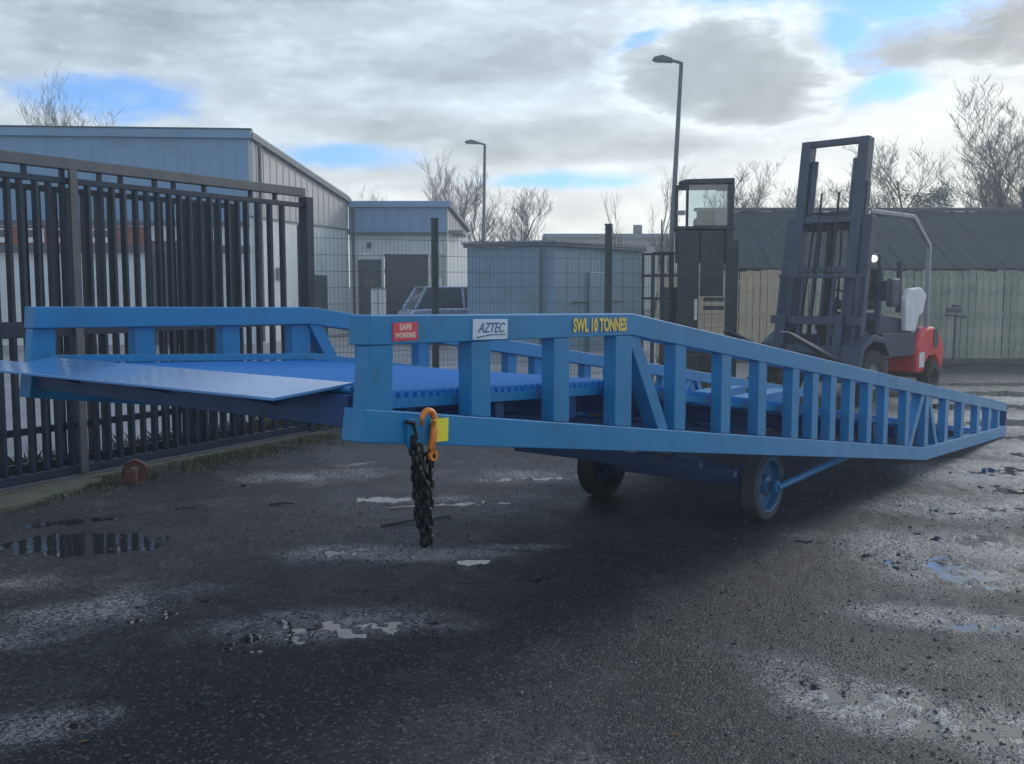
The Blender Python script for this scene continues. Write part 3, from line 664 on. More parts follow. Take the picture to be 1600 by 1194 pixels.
# ------------------------------------------------------------------ green mesh fence behind the ramp
F0 = Vector((-2.55, 12.20, 0)); F1 = Vector((-.99, 13.0, 0)); FD = Vector((2.34, 1.2, 0)).normalized()
mf = empty('mesh_fence', F1, atan2(FD.y, FD.x)); tag(mf, 'green wire mesh fence with square posts running behind the blue ramp', 'fence')
for s in (0, 2.63):
    b = MB().bb(s-.036, s+.036, -.036, .036, 0, 2.56).build('post', M_GREENPOST, mf, .003)
    MB().bb(s-.042, s+.042, -.042, .042, 2.562, 2.585).build('post_cap', M_GREENPOST, mf)
MB().bb(-1.78, -1.72, -.03, .03, 0, 2.45).build('post', M_GREENPOST, mf, .003)
MB().bb(4.86, 4.92, -.03, .03, 0, 2.40).build('post', M_GREENPOST, mf, .003)
def meshpanel(s0, s1):
    b = MB(); s = s0+.02
    while s < s1: b.tube([(s, 0, .06), (s, 0, 2.40)], .0019, 3, False); s += .052
    z = .1
    while z < 2.42: b.tube([(s0, .006, z), (s1, .006, z)], .0030, 3, False); b.tube([(s0, -.006, z), (s1, -.006, z)], .0030, 3, False); z += .2
    b.build('mesh_panel', M_WIRE, mf, kind='stuff')
meshpanel(-1.72, -.04); meshpanel(.04, 2.59); meshpanel(2.67, 4.86)

# ------------------------------------------------------------------ buildings
def clad(parent, A, B, z0, z1a, z1b, pitch, m, rib=.02, name='cladding_panel', t=.06):
    """stand-up cladding panels between two plan points; the top edge may slope from z1a to z1b. Parent sits at the origin."""
    A = Vector((*A, 0)); B = Vector((*B, 0)); d = B-A; L = d.length; d.normalize(); nrm = Vector((d.y, -d.x, 0)); n = max(1, round(L/pitch)); p = L/n; me = None
    flat = abs(z1a-z1b) < 1e-6; o = None
    for i in range(n):
        s0, s1 = i*p, (i+1)*p
        if flat and o is not None:
            q = o.copy(); C.objects.link(q); q.location = A + d*s0; continue
        za, zb = z1a+(z1b-z1a)*s0/L, z1a+(z1b-z1a)*s1/L
        b = MB(); w = p*.10
        prof = [(0, 0), (w*.5, rib), (w*1.6, rib), (w*2.1, 0), (p*.55, .004), (p, 0), (p, -t), (0, -t)]
        lo = [b.b.verts.new((x, -y, z0)) for x, y in prof]; hi = [b.b.verts.new((x, -y, za+(zb-za)*x/p)) for x, y in prof]
        k = len(prof)
        for j in range(k): b.b.faces.new((lo[j], lo[(j+1) % k], hi[(j+1) % k], hi[j]))
        b.b.faces.new(hi); b.b.faces.new(lo[::-1])
        q = b.build(name, m, parent); q.location = A + d*s0 - Vector((0, 0, 0)); q.rotation_euler = (0, 0, atan2(d.y, d.x))
        if flat: o = q
    return
def origin_shift(parent, loc):
    """move the thing's Empty to its base and keep the parts where they are"""
    parent.location = loc
    for c in parent.children: c.matrix_parent_inverse = Matrix.Translation(loc).inverted()

# large unit on the left
bl = empty('industrial_unit'); tag(bl, 'large blue grey clad industrial unit behind the gate with a tall pale side wall', 'building')
FA, FB, FC = (-27.0, 27.4), (-7.47, 29.0), (-5.80, 36.0)
clad(bl, FA, FB, 3.55, 5.86, 5.86, .40, M_CLAD)
clad(bl, FB, FC, 3.72, 5.86, 4.62, .42, M_CLADG)
clad(bl, FB, FC, 0.0, 3.66, 3.66, .85, M_CLADW, .008, 'wall_panel')
clad(bl, FA, FB, 0.0, 2.62, 2.62, .85, M_CLADW, .008, 'wall_panel')
dF = (Vector((*FB, 0)) - Vector((*FA, 0))).normalized(); nF = Vector((dF.y, -dF.x, 0)); dS = (Vector((*FC, 0)) - Vector((*FB, 0))).normalized(); nS = Vector((dS.y, -dS.x, 0))
A3, B3, C3 = Vector((*FA, 0)), Vector((*FB, 0)), Vector((*FC, 0))
ex = Vector((0, 0, 1))
def wall_beam(par, a, b_, z0, z1, off, th, name, m, bev=0.01):
    a = a.copy(); b_ = b_.copy(); d = (b_-a).normalized(); nn = Vector((d.y, -d.x, 0))
    MB().beam(a + nn*off + ex*(z0+z1)/2, b_ + nn*off + ex*(z0+z1)/2, th, z1-z0).build(name, m, par, bev)
wall_beam(bl, A3, B3 + dF*.10, 5.865, 6.10, .02, .24, 'fascia', M_CLAD)
wall_beam(bl, A3, B3 + dF*.12, 6.102, 6.14, .02, .30, 'verge_trim', M_TRIM)
MB().beam(B3 + nS*.04 + ex*5.95, C3 + nS*.04 + ex*4.70, .20, .14).build('verge_trim', M_TRIM, bl)
MB().beam(B3 + nS*.0 + ex*6.07, C3 + nS*.0 + ex*4.82, .16, .07).build('verge_capping', M_ROOF, bl)
# roof sheet behind the parapet
b = MB(); r0 = [A3 + ex*5.86 - nF*.2, B3 + ex*5.86 - nF*.2 - dF*.1, C3 + ex*4.6 - nS*.1, Vector((-27, 36, 4.6))]; b.quad(*[tuple(v) for v in r0]); b.build('roof', M_ROOF, bl)
wall_beam(bl, A3, B3, 3.40, 3.548, .05, .16, 'sill_trim', M_TRIM)
# strip of windows and brick piers under the cladding, dark lintel below
wall_beam(bl, A3, B3, 2.625, 2.86, .07, .16, 'lintel', M_TRIM)
wall_beam(bl, A3, B3 - dF*2.9, 2.865, 3.395, -.05, .10, 'brick_band', M_BRICK)
s = .3; wp = None
while s < 16.3:
    c = A3 + dF*s + nF*.02 + ex*3.13
    w_ = MB().box((0, 0, 0), (.62, .05, .40)).build('window', M_WHITEP, bl, .01); w_.location = c; w_.rotation_euler = (0, 0, atan2(dF.y, dF.x))
    g_ = MB().box((0, -.028, .05), (.50, .01, .20)).build('pane', M_GLASS, w_)
    s += .95
wall_beam(bl, B3 - dF*2.85, B3 - dF*.05, 2.865, 3.395, -.05, .10, 'wall_band', M_CLADW)
# dark roller door
MB().beam(B3 - dF*2.75 + nF*.06 + ex*1.5, B3 - dF*.95 + nF*.06 + ex*1.5, .12, 2.98).build('roller_door', M_DOOR, bl, .01)
z = .2
while z < 2.9:
    MB().beam(B3 - dF*2.74 + nF*.126 + ex*z, B3 - dF*.96 + nF*.126 + ex*z, .014, .11).build('door_slat', M_DOOR, bl); z += .14
MB().beam(B3 + ex*0 + nS*.03 + dS*.15, B3 + ex*5.8 + nS*.03 + dS*.15, .07, .07).build('corner_trim', M_CLADW, bl)
MB().box(B3 + dS*3.1 + nS*.10 + ex*4.62, (.16, .16, .2)).build('wall_light', M_TRIM, bl, .02)
MB().beam(B3 + nS*.02 + ex*3.69, C3 + nS*.02 + ex*3.69, .07, .05).build('flashing', M_TRIM, bl)
pd_ = B3 + nS*.16 + dS*.35
MB().tube([tuple(pd_ + ex*5.75), tuple(pd_ + ex*.1)], .055, 8).build('downpipe', M_TRIM, bl)
for z_ in (1.2, 2.9, 4.6): MB().box(pd_ + ex*z_ - nS*.03, (.16, .10, .05)).build('pipe_bracket', M_TRIM, bl)
MB().box(B3 + dS*4.6 + nS*.05 + ex*1.05, (.10, 1.0, 2.05), Matrix.Rotation(atan2(dS.y, dS.x)-pi/2, 3, 'Z')).build('side_door', M_DOOR, bl, .02)
MB().box(B3 + dS*1.8 + nS*.06 + ex*2.1, (.10, .5, .35), Matrix.Rotation(atan2(dS.y, dS.x)-pi/2, 3, 'Z')).build('meter_box', M_GREYP, bl, .02)
origin_shift(bl, (-7.47, 29.0, 0))

# lower unit in the middle
bm_ = empty('industrial_unit'); tag(bm_, 'lower blue grey clad unit with a dark door and a dark roller door', 'building')
D, E_, F_ = (-5.79, 36.02), (-2.30, 36.0), (-1.72, 39.4)
clad(bm_, D, E_, 3.62, 4.48, 4.48, .42, M_CLAD)
clad(bm_, E_, F_, 3.62, 4.48, 3.76, .42, M_CLADG)
D3, E3, F3 = Vector((*D, 0)), Vector((*E_, 0)), Vector((*F_, 0)); dD = (E3-D3).normalized(); nD = Vector((dD.y, -dD.x, 0)); dE = (F3-E3).normalized(); nE = Vector((dE.y, -dE.x, 0))
wall_beam(bm_, D3, E3 + dD*.12, 4.485, 4.70, .03, .26, 'fascia', M_CLAD)
MB().beam(E3 + nE*.04 + ex*4.58, F3 + nE*.04 + ex*3.86, .18, .14).build('verge_trim', M_TRIM, bm_)
wall_beam(bm_, D3, E3, 3.52, 3.615, .05, .18, 'sill_trim', M_TRIM)
clad(bm_, (-5.79, 36.10), (-2.30, 36.08), 2.86, 3.515, 3.515, .43, M_CLADW, .012, 'wall_panel')
clad(bm_, (-5.79, 36.10), (-5.46, 36.10), 0, 2.855, 2.855, .33, M_CLADW, .012, 'wall_panel')
clad(bm_, (-4.66, 36.09), (-4.56, 36.09), 0, 2.855, 2.855, .10, M_CLADW, .004, 'wall_panel')
clad(bm_, (-2.96, 36.09), (-2.30, 36.08), 0, 2.855, 2.855, .33, M_CLADG, .012, 'wall_panel')
clad(bm_, E_, F_, 0, 3.60, 3.60, .85, M_CLADW, .01, 'wall_panel')
dr = MB().bb(-5.44, -4.68, 36.08, 36.16, 0, 2.66).build('door', M_DOOR, bm_, .01); MB().bb(-5.25, -4.9, 36.06, 36.078, 1.75, 1.95).build('door_pane', M_GLASS, dr)
MB().bb(-5.44, -4.68, 36.06, 36.15, 2.665, 2.85).build('door_lintel', M_CLADW, bm_)
rd = MB().bb(-4.54, -2.98, 36.12, 36.2, 0, 2.855).build('roller_door', M_DOOR, bm_)
z = .08
while z < 2.8: MB().bb(-4.53, -2.99, 36.10, 36.118, z, z+.115).build('door_slat', M_DOOR, rd); z += .14
MB().bb(-5.15, -5.0, 35.98, 36.05, 3.05, 3.25).build('wall_light', M_TRIM, bm_, .01)
MB().bb(-6, -1.75, 36.2, 39.5, 3.6, 3.7).build('roof', M_ROOF, bm_)
MB().tube([(-5.62, 35.9, 4.45), (-5.62, 35.95, .1)], .05, 8).build('downpipe', M_TRIM, bm_)
MB().bb(-2.9, -2.5, 36.0, 36.06, 1.5, 2.0).build('notice_board', M_WHITEP, bm_, .01)
for (x0_, x1_) in ((-5.47, -5.442), (-4.678, -4.65)): MB().bb(x0_, x1_, 36.03, 36.15, 0, 2.66).build('door_frame', M_TRIM, bm_)
origin_shift(bm_, (-2.30, 36.0, 0))
# little things in front of it
cb_ = tag(MB().bb(-.24, .24, -.2, .2, 0, 1.55).build('electric_cabinet', M_WHITEP, None, .02), 'pale upright cabinet standing left of the dark roller door', 'cabinet'); cb_.location = (-4.55, 34.4, 0.05)
MB().bb(-.26, .26, -.22, .22, 1.552, 1.62).build('cabinet_lid', M_GREYP, cb_)
MB().bb(-.012, .012, -.212, -.202, .1, 1.5).build('cabinet_door_seam', M_TRIM, cb_)

# grey-blue store behind the mesh fence
sh = empty('store_shed'); tag(sh, 'flat roofed blue grey store with its corner towards the yard', 'shed')
S0, S1, S2 = (-1.12, 25.34), (.99, 24.0), (3.62, 28.1)
clad(sh, S0, S1, 0, 2.66, 2.66, .30, M_SHED, .014)
clad(sh, S1, S2, 0, 2.66, 2.66, .60, M_SHED, .014)
s03, s13, s23 = Vector((*S0, 0)), Vector((*S1, 0)), Vector((*S2, 0)); d1 = (s13-s03).normalized(); d2 = (s23-s13).normalized()
wall_beam(sh, s03 - d1*.05, s13 + d1*.10, 2.665, 2.74, .03, .16, 'roof_edge', M_TRIM)
wall_beam(sh, s13 - d2*.10, s23 + d2*.05, 2.665, 2.74, .03, .16, 'roof_edge', M_TRIM)
b = MB(); n1_ = Vector((d1.y, -d1.x, 0)); n2_ = Vector((d2.y, -d2.x, 0)); bk = s03 + (s23 - s13)
b.prism([tuple((s03 + n1_*.12 - d1*.1)[:2]), tuple((s13 + n1_*.12 + n2_*.14)[:2]), tuple((s23 + n2_*.12)[:2]), tuple((bk)[:2])], 2.745, 2.80, 'z'); b.build('roof', M_ROOF, sh)
b = MB(); mid_ = (s03+s13+s23+bk)/4
pts_ = [s03 - d1*.0, s13, s23, bk]
for i in range(4):
    p_, q_ = pts_[i]+ex*2.802, pts_[(i+1) % 4]+ex*2.802; b.quad(tuple(p_), tuple(q_), tuple(mid_ + ex*2.88))
rf = b.build('roof_sheet', M_ROOF, sh)
wall_beam(sh, s13 + d2*.9, s13 + d2*3.6, 1.30, 1.36, .03, .02, 'rail', M_TRIM)
pj_ = s13 - d1*.3 + n1_*.10
MB().tube([tuple(pj_ + ex*2.6), tuple(pj_ + ex*.05)], .035, 8).build('downpipe', M_TRIM, sh)
pk_ = s13 + d2*2.2 + n2_*.035
MB().box(pk_ + ex*1.05, (.06, 1.0, 2.05), Matrix.Rotation(atan2(d2.y, d2.x)-pi/2, 3, 'Z')).build('door', M_SHED, sh, .015)
MB().box(pk_ + ex*1.05 + n2_*.05 + d2*.38, (.05, .05, .16)).build('door_handle', M_TRIM, sh)
origin_shift(sh, (.99, 24.0, 0))

# distant grey building over the shed
fb = empty('distant_building'); tag(fb, 'long low pale building far off above the roof of the shed', 'building')
clad(fb, (2.5, 74), (17, 75), 0, 5.2, 5.2, 1.2, M_CLADG, .03); MB().bb(2.3, 17.2, 73.8, 78, 5.205, 5.5).build('roof', M_ROOF, fb)
MB().bb(9.0, 9.6, 75, 75.6, 5.505, 6.2).build('chimney', M_TRIM, fb); MB().bb(12.0, 14.2, 75, 76, 5.505, 5.9).build('roof_vent', M_TRIM, fb)
origin_shift(fb, (2.5, 74, 0))

# long building with a dark roof behind the timber fence
lb = empty('long_low_building'); tag(lb, 'long low building with a dark mossy roof behind the timber fence', 'building')
clad(lb, (5.2, 24.4), (26.5, 24.1), 0, 2.12, 2.12, 1.2, M_SLATE, .03, 'wall_panel')
m = None; xx = 5.0; o0 = None
while xx < 26.5:
    if o0 is None:
        bb_ = MB(); w_ = .40
        prof = [(0, 0), (w_*.15, .014), (w_*.3, .014), (w_*.45, 0), (w_, 0)]
        lo = [bb_.b.verts.new((x_, 0, 2.13+h_)) for x_, h_ in prof]; hi = [bb_.b.verts.new((x_, 3.4, 3.72+h_)) for x_, h_ in prof]
        for j in range(4): bb_.b.faces.new((lo[j], lo[j+1], hi[j+1], hi[j]))
        o0 = bb_.build('roof_sheet', M_SLATE, lb); o0.location = (xx, 24.2, 0)
        sd_ = o0.modifiers.new('solid', 'SOLIDIFY'); sd_.thickness = .02
    else:
        q_ = o0.copy(); C.objects.link(q_); q_.location = (xx, 24.2, random.Random(int(xx*10)).uniform(-.008, .008))
    xx += .402
MB().bb(4.95, 26.6, 27.55, 27.75, 3.74, 3.83).build('ridge_capping', M_TRIM, lb, .01)
MB().bb(14.05, 14.9, 27.4, 28.1, 3.70, 4.45).build('chimney', M_SLATE, lb, .01)
MB().bb(5.2, 26.4, 27.6, 27.7, 0, 3.72).build('rear_wall', M_SLATE, lb)
origin_shift(lb, (5.2, 24.4, 0))

# timber fence
tf = empty('timber_fence', (3.2, 22.3, 0)); tag(tf, 'weathered vertical board fence along the back of the yard', 'fence')
rnd = random.Random(9); protos = {}
x_ = 0; i = 0
while x_ < 13.4:
    X = 3.2 + x_; tan_ = X < 6.1
    m_ = M_WOOD2 if tan_ and rnd.random() < .8 else (M_WOOD3 if rnd.random() < .35 else M_WOOD)
    w_ = .150; 
    if m_.name not in protos:
        o_ = MB().bb(0, w_-.008, -.012, .012, .02, 2.05).build('board', m_, tf, .002); protos[m_.name] = o_; o_.location = (x_, 0, 0)
    else:
        o_ = protos[m_.name].copy(); C.objects.link(o_)
        o_.location = (x_, rnd.uniform(-.012, .012), rnd.uniform(-.02, .03)); o_.rotation_euler = (rnd.uniform(-.01, .01), rnd.uniform(-.006, .006), rnd.uniform(-.03, .03))
    o_.parent = tf; x_ += w_+rnd.uniform(-.002, .01); i += 1
for z in (.35, 1.05, 1.75): MB().bb(0, 13.5, .028, .075, z, z+.09).build('fence_rail', M_WOOD, tf)
kb2 = tag(MB().bb(3.2, 16.8, 22.0, 22.2, 0, .13).build('kerb', M_CONC, None, .02), 'low pale concrete kerb along the foot of the timber fence', 'kerb')

# ------------------------------------------------------------------ street lamps
def lamp(x, y, h, r, lean, head, label):
    t = empty('street_lamp', (x, y, 0)); tag(t, label, 'street lamp', 'street lamps behind the yard')
    MB().tube([(0, 0, 0), (lean*.25, 0, h*.25), (lean, 0, h)], [r*1.35, r, r*.72], 12).build('column', M_LAMP, t, smooth=True)
    a = MB().tube([(lean, 0, h-.02), (lean-head*.35, 0, h+.06)], r*.5, 8).build('arm', M_LAMP, t)
    b = MB(); b.prism([(lean-head*.30, h+.0), (lean-head*.35, h+.10), (lean-head*.7, h+.19), (lean-head, h+.13), (lean-head*1.02, h+.06), (lean-head*.7, h+.02)], -.13, .13)
    hd = b.build('lamp_head', M_LAMP, t, .02)
    MB().bb(lean-head*.93, lean-head*.45, -.09, .09, h+.012, h+.03).build('lens', M_GREYP, hd)
lamp(4.42, 28.9, 7.95, .085, .33, .80, 'taller street lamp beside the dark lift truck, its head against the clouds')
lamp(-1.30, 44.5, 7.85, .085, .12, .85, 'more distant street lamp above the roof of the shed')

# ------------------------------------------------------------------ trees
def tree(x, y, h, spread, seed, label, levels=5, lean=0.0, base=0.18, dens=1.0, up=.55, stems=1, r0=None):
    rnd = random.Random(seed); t = empty('bare_tree', (x, y, 0)); tag(t, label, 'tree', 'bare winter trees')
    tr, cr = MB(), MB(); cnt = [0]
    def grow(bm, p, d, L, r, lev):
        n = 4 if lev < 2 else 3; pts = [p.copy()]; rs = [r]; cur = d.copy()
        for i in range(n):
            cur = (cur + Vector((rnd.gauss(0, .13), rnd.gauss(0, .13), rnd.gauss(.03, .08)))).normalized(); p = p + cur*(L/n); pts.append(p.copy()); rs.append(r*(1-.62*(i+1)/n))
        (tr if lev <= 0 else cr).tube(pts, rs, 6 if lev < 1 else (4 if lev < 3 else 3), False); cnt[0] += 1
        if lev >= levels: return
        kids = int({0: 10, 1: 7, 2: 5, 3: 4, 4: 3}.get(lev, 3)*dens)
        for k in range(kids):
            f = rnd.uniform(base if lev == 0 else .15, 1.0) if lev else base + (1-base)*(k+rnd.random()*.6)/kids
            q = pts[min(n-1, int(f*n))].lerp(pts[min(n, int(f*n)+1)], (f*n) % 1)
            ang = rnd.uniform(0, 6.28); side = Vector((cos(ang), sin(ang), 0)); dd = (side*spread*rnd.uniform(.7, 1.2) + cur*up + Vector((0, 0, .22 + .25*rnd.random()))).normalized()
            grow(cr, q, dd, L*(.40 if lev == 0 else .60)*rnd.uniform(.75, 1.15)*(1.15-.35*f if lev == 0 else 1), max(r*(1-.55*f)*.5, .0060), lev+1)
    h *= .80; spread *= 1.25; R = r0 or h*.016
    for s in range(stems):
        a = rnd.uniform(0, 6.28)
        d = Vector((lean + (rnd.gauss(0, .22) if stems > 1 else 0), rnd.gauss(0, .1) if stems > 1 else 0, 1)).normalized()
        grow(tr, Vector((rnd.gauss(0, .25)*(stems > 1), rnd.gauss(0, .25)*(stems > 1), 0)), d, h*rnd.uniform(.88, 1.0), R, 0)
    tr.build('trunk', M_BARK, t); cr.build('crown', M_TWIG, t)
    return cnt[0]
tot = 0
tot += tree(16.5, 34, 7.6, .62, 21, 'tallest bare tree with a forked trunk at the right edge above the dark roof', 5, .03, .30, 1.0, .8)
tot += tree(18.9, 35, 7.6, .6, 33, 'bare tree cut off by the right edge of the view', 4, -.05, .3, 1.0, .8)
tot += tree(14.2, 36, 6.9, .6, 22, 'slender bare tree left of the tallest one', 5, -.04, .3, .9, .8)
tot += tree(12.9, 35, 6.2, .6, 23, 'bare tree standing over the dark evergreen', 5, -.10, .3, .9, .8)
tot += tree(10.4, 38, 5.2, .6, 24, 'thin bare tree seen through the forklift mast', 4, 0, .3, .9, .7)
tot += tree(8.6, 38, 5.6, .55, 25, 'dense bushy bare tree between the two lift trucks', 5, 0, .2, .9, .9, 3, .07)
tot += tree(9.6, 39, 5.6, .55, 45, 'twiggy bare tree touching the left side of the tall mast', 5, 0, .2, .8, .9, 2, .07)
tot += tree(4.9, 36, 5.4, .3, 26, 'wispy sapling rising behind the dark lift truck cab', 3, .02, .3, .8, 1.2)
tot += tree(-1.9, 50, 7.0, .5, 27, 'bare tree just left of the distant lamp', 4, 0, .25, 1.0, 1.0, 2, .09)
tot += tree(-.35, 51, 7.2, .5, 28, 'bare tree just right of the distant lamp', 5, 0, .25, .9, 1.0, 2, .09)
tot += tree(1.0, 52, 6.0, .55, 29, 'lower spreading bare tree over the shed roof', 4, .1, .2, .9, .8, 2, .08)
tot += tree(-7.1, 55, 6.6, .5, 30, 'faint bare tree above the roof of the middle unit', 4, .0, .3, .9, .9, 2, .08)
tot += tree(-21.3, 45, 9.6, .5, 31, 'bare tree at the left edge above the large unit', 5, .0, .3, .9, .9, 3, .10)
tot += tree(-19.5, 46, 9.2, .5, 32, 'smaller bare tree beside the one at the left edge', 4, .0, .3, .9, .9, 2, .08)
tot += tree(6.1, 60, 6.6, .3, 36, 'small lone sapling against the bright sky over the shed', 3, .0, .3, .8, 1.1)
print('branches', tot)
ev = empty('evergreen_tree', (12.95, 32, 0)); tag(ev, 'small dark evergreen rising behind the dark roof', 'tree')
MB().tube([(0, 0, 0), (0, 0, 4.0)], [.10, .05], 8).build('trunk', M_BARK, ev)
b = MB(); rnd = random.Random(4)
for cl in range(26):
    c = Vector((rnd.gauss(0, .42), rnd.gauss(0, .4), 4.15 + rnd.uniform(-.9, .55)))
    for i in range(260):
        p = c + Vector((rnd.gauss(0, .17), rnd.gauss(0, .17), rnd.gauss(0, .14))); s = rnd.uniform(.02, .05); a = Vector((rnd.gauss(0, 1), rnd.gauss(0, 1), rnd.gauss(0, 1))).normalized(); q = a.orthogonal().normalized()
        b.quad(tuple(p - a*s), tuple(p + q*s*.5), tuple(p + a*s), tuple(p - q*s*.5))
b.build('crown', M_LEAF, ev)

# ------------------------------------------------------------------ car behind the mesh fence
car = empty('parked_car', (-1.05, 29.8, .045), radians(198)); tag(car, 'silver estate car parked between the dark roller door and the shed', 'car')
prof = [(-2.15, .35), (-2.2, .75), (-2.05, .98), (-1.0, 1.06), (1.25, 1.05), (2.05, 1.02), (2.2, .9), (2.2, .35)]
MB().prism(prof, -.88, .88).build('body', M_CARP, car, .05)
b = MB(); lo = [(-1.05, 1.05), (1.95, 1.03)]; 
A_ = [(-1.1, -.82, 1.062), (2.0, -.82, 1.04), (2.0, .82, 1.04), (-1.1, .82, 1.062)]; B2 = [(-.35, -.66, 1.60), (1.65, -.66, 1.60), (1.65, .66, 1.60), (-.35, .66, 1.60)]
va = [b.b.verts.new(p) for p in A_]; vb = [b.b.verts.new(p) for p in B2]; b.b.faces.new(va); b.b.faces.new(vb)
for i in range(4): b.b.faces.new((va[i], va[(i+1) % 4], vb[(i+1) % 4], vb[i]))
b.build('cabin_glass', M_GLASS, car)
MB().bb(-.42, 1.72, -.69, .69, 1.602, 1.66).build('roof', M_CARP, car, .03)
for s in (-1, 1):
    for (a, c) in [((-1.12, .83*s, 1.05), (-.36, .675*s, 1.60)), ((.6, .835*s, 1.05), (.62, .675*s, 1.60)), ((2.02, .83*s, 1.03), (1.68, .675*s, 1.60))]:
        MB().beam(a, c, .06, .07).build('pillar', M_CARP, car, .01)
    for x0 in (-1.35, 1.35):
        w_ = MB().lathe([(.0, -.1), (.33, -.1), (.34, .0), (.33, .1), (0, .1)], (x0, .80*s, .33), (0, 1, 0), 20).build('wheel', M_TYRE, car); 
    MB().box((-2.17, .62*s, .80), (.08, .34, .12)).build('headlight', M_WHITEP, car, .02)
    MB().box((-.95, .98*s, 1.10), (.10, .16, .12)).build('mirror', M_CARP, car, .02)

# ------------------------------------------------------------------ counterbalance forklift with tall mast
fk = empty('forklift_truck', (4.83, 15.25, 0), atan2(-.70, -.714)); tag(fk, 'big forklift with a tall leaning blue grey mast and a red counterweight', 'forklift')
LN = radians(8.5)
mast = MB()
def mp(xf, yl, zz):   # mast-local to truck-local: mast leans back
    return Vector((xf*cos(LN) - zz*sin(LN), yl, .22 + zz*cos(LN) + xf*sin(LN))) + Vector((.48, 0, 0))
mup = mp(0, 0, 1) - mp(0, 0, 0); mfw = mp(1, 0, 0) - mp(0, 0, 0)
for s in (-1, 1):
    MB().beam(mp(0, .60*s, 0), mp(0, .60*s, 2.55), .17, .13, mfw).build('outer_mast_channel', M_FORK, fk, .006)
    MB().beam(mp(.03, .46*s, .1), mp(.03, .46*s, 3.70), .16, .17, mfw).build('inner_mast_channel', M_FORK, fk, .006)
    MB().beam(mp(.0, .535*s, 2.56), mp(.0, .535*s, 3.05), .05, .10, mfw).build('mast_stop', M_FORK, fk, .004)
    MB().tube([mp(-.10, .50*s, .1), mp(-.10, .50*s, 2.6)], .045, 10).build('lift_cylinder', M_FORK, fk, smooth=True)
    MB().tube([mp(-.10, .50*s, 2.6), mp(-.10, .50*s, 3.62)], .022, 8).build('lift_rod', M_BRIGHT if s > 0 else M_FORK, fk, smooth=True)
    MB().tube([mp(.08, .14*s, .6), mp(.08, .14*s, 2.9)], .018, 6).build('lift_chain', M_CHAIN, fk)
for zc, h in ((3.66, .09), (2.50, .10), (1.75, .09), (.32, .14)):
    MB().beam(mp(.05, -.405, zc), mp(.05, .405, zc), .08, h, mup).build('mast_crossbar', M_FORK, fk, .004)
MB().beam(mp(-.09, -.60, 2.42), mp(-.09, .60, 2.42), .05, .12, mup).build('mast_crossbar', M_FORK, fk, .004)
MB().tube([mp(.06, 0, 2.5), mp(.10, .05, 2.2), mp(.08, .08, 1.2), mp(.1, .06, .8)], .02, 6).build('hose', M_TYRE, fk)
MB().tube([mp(.06, -.1, 2.5), mp(.10, -.12, 2.2), mp(.08, -.14, 1.2), mp(.1, -.12, .8)], .02, 6).build('hose', M_TYRE, fk)
# carriage, load guard, forks
for zc in (.55, .98): MB().beam(mp(.16, -.72, zc), mp(.16, .72, zc), .06, .12, mup).build('carriage_bar', M_FORK, fk, .004)
for yl in (-.62, -.25, .25, .62): MB().beam(mp(.16, yl, .60), mp(.16, yl, 1.62), .045, .03, mfw).build('load_guard_bar', M_FORK, fk)
for yl in (-.42, -.08, .08, .42): MB().beam(mp(.17, yl, 1.0), mp(.17, yl, 1.60), .03, .02, mfw).build('load_guard_bar', M_FORK, fk)
MB().beam(mp(.16, -.66, 1.64), mp(.16, .66, 1.64), .05, .05, mup).build('load_guard_top', M_FORK, fk)
for (yl, mm_, fz) in ((-.50, M_FORK, .0), (.42, M_BRIGHT, .02)):
    MB().beam(mp(.22, yl, .42), mp(.22, yl, 1.06), .13, .05, mfw).build('fork_heel', M_FORK, fk, .004)
    fo = MB().prism([(0, 0), (1.25, .10), (1.45, .10), (1.45, .085), (0, -.05)], -.062, .062).build('fork_blade', mm_, fk, .003)
    a_ = mp(.245, yl, .42+fz); fo.location = a_; fo.rotation_euler = (0, -radians(13), 0)
# chassis, cab, guard
MB().prism([(.38, .30), (.45, .62), (.25, 1.0), (-.25, 1.05), (-.45, .62), (-.95, .60), (-.95, .28)], -.48, .48).build('chassis', M_FORK, fk, .02)
MB().prism([(-.40, .62), (-.42, 1.20), (-.55, 1.32), (-1.6, 1.20), (-1.98, 1.06), (-2.0, .62)], -.50, .50).build('engine_cover', M_FORK, fk, .03)
MB().prism([(-1.25, 1.02), (-1.22, 1.50), (-1.35, 1.68), (-1.75, 1.70), (-1.98, 1.58), (-1.86, 1.30), (-1.72, 1.24), (-1.62, 1.00)], .515, .60).build('side_panel', M_WHITEP, fk, .02)
for s in (-1, 1):
    MB().prism([(.72, .50), (.62, .86), (.30, 1.02), (-.10, .96), (-.32, .72), (-.26, .68), (-.06, .88), (.28, .93), (.54, .80), (.64, .50)], s*.50, s*.82).build('mudguard', M_FORK, fk, .01)
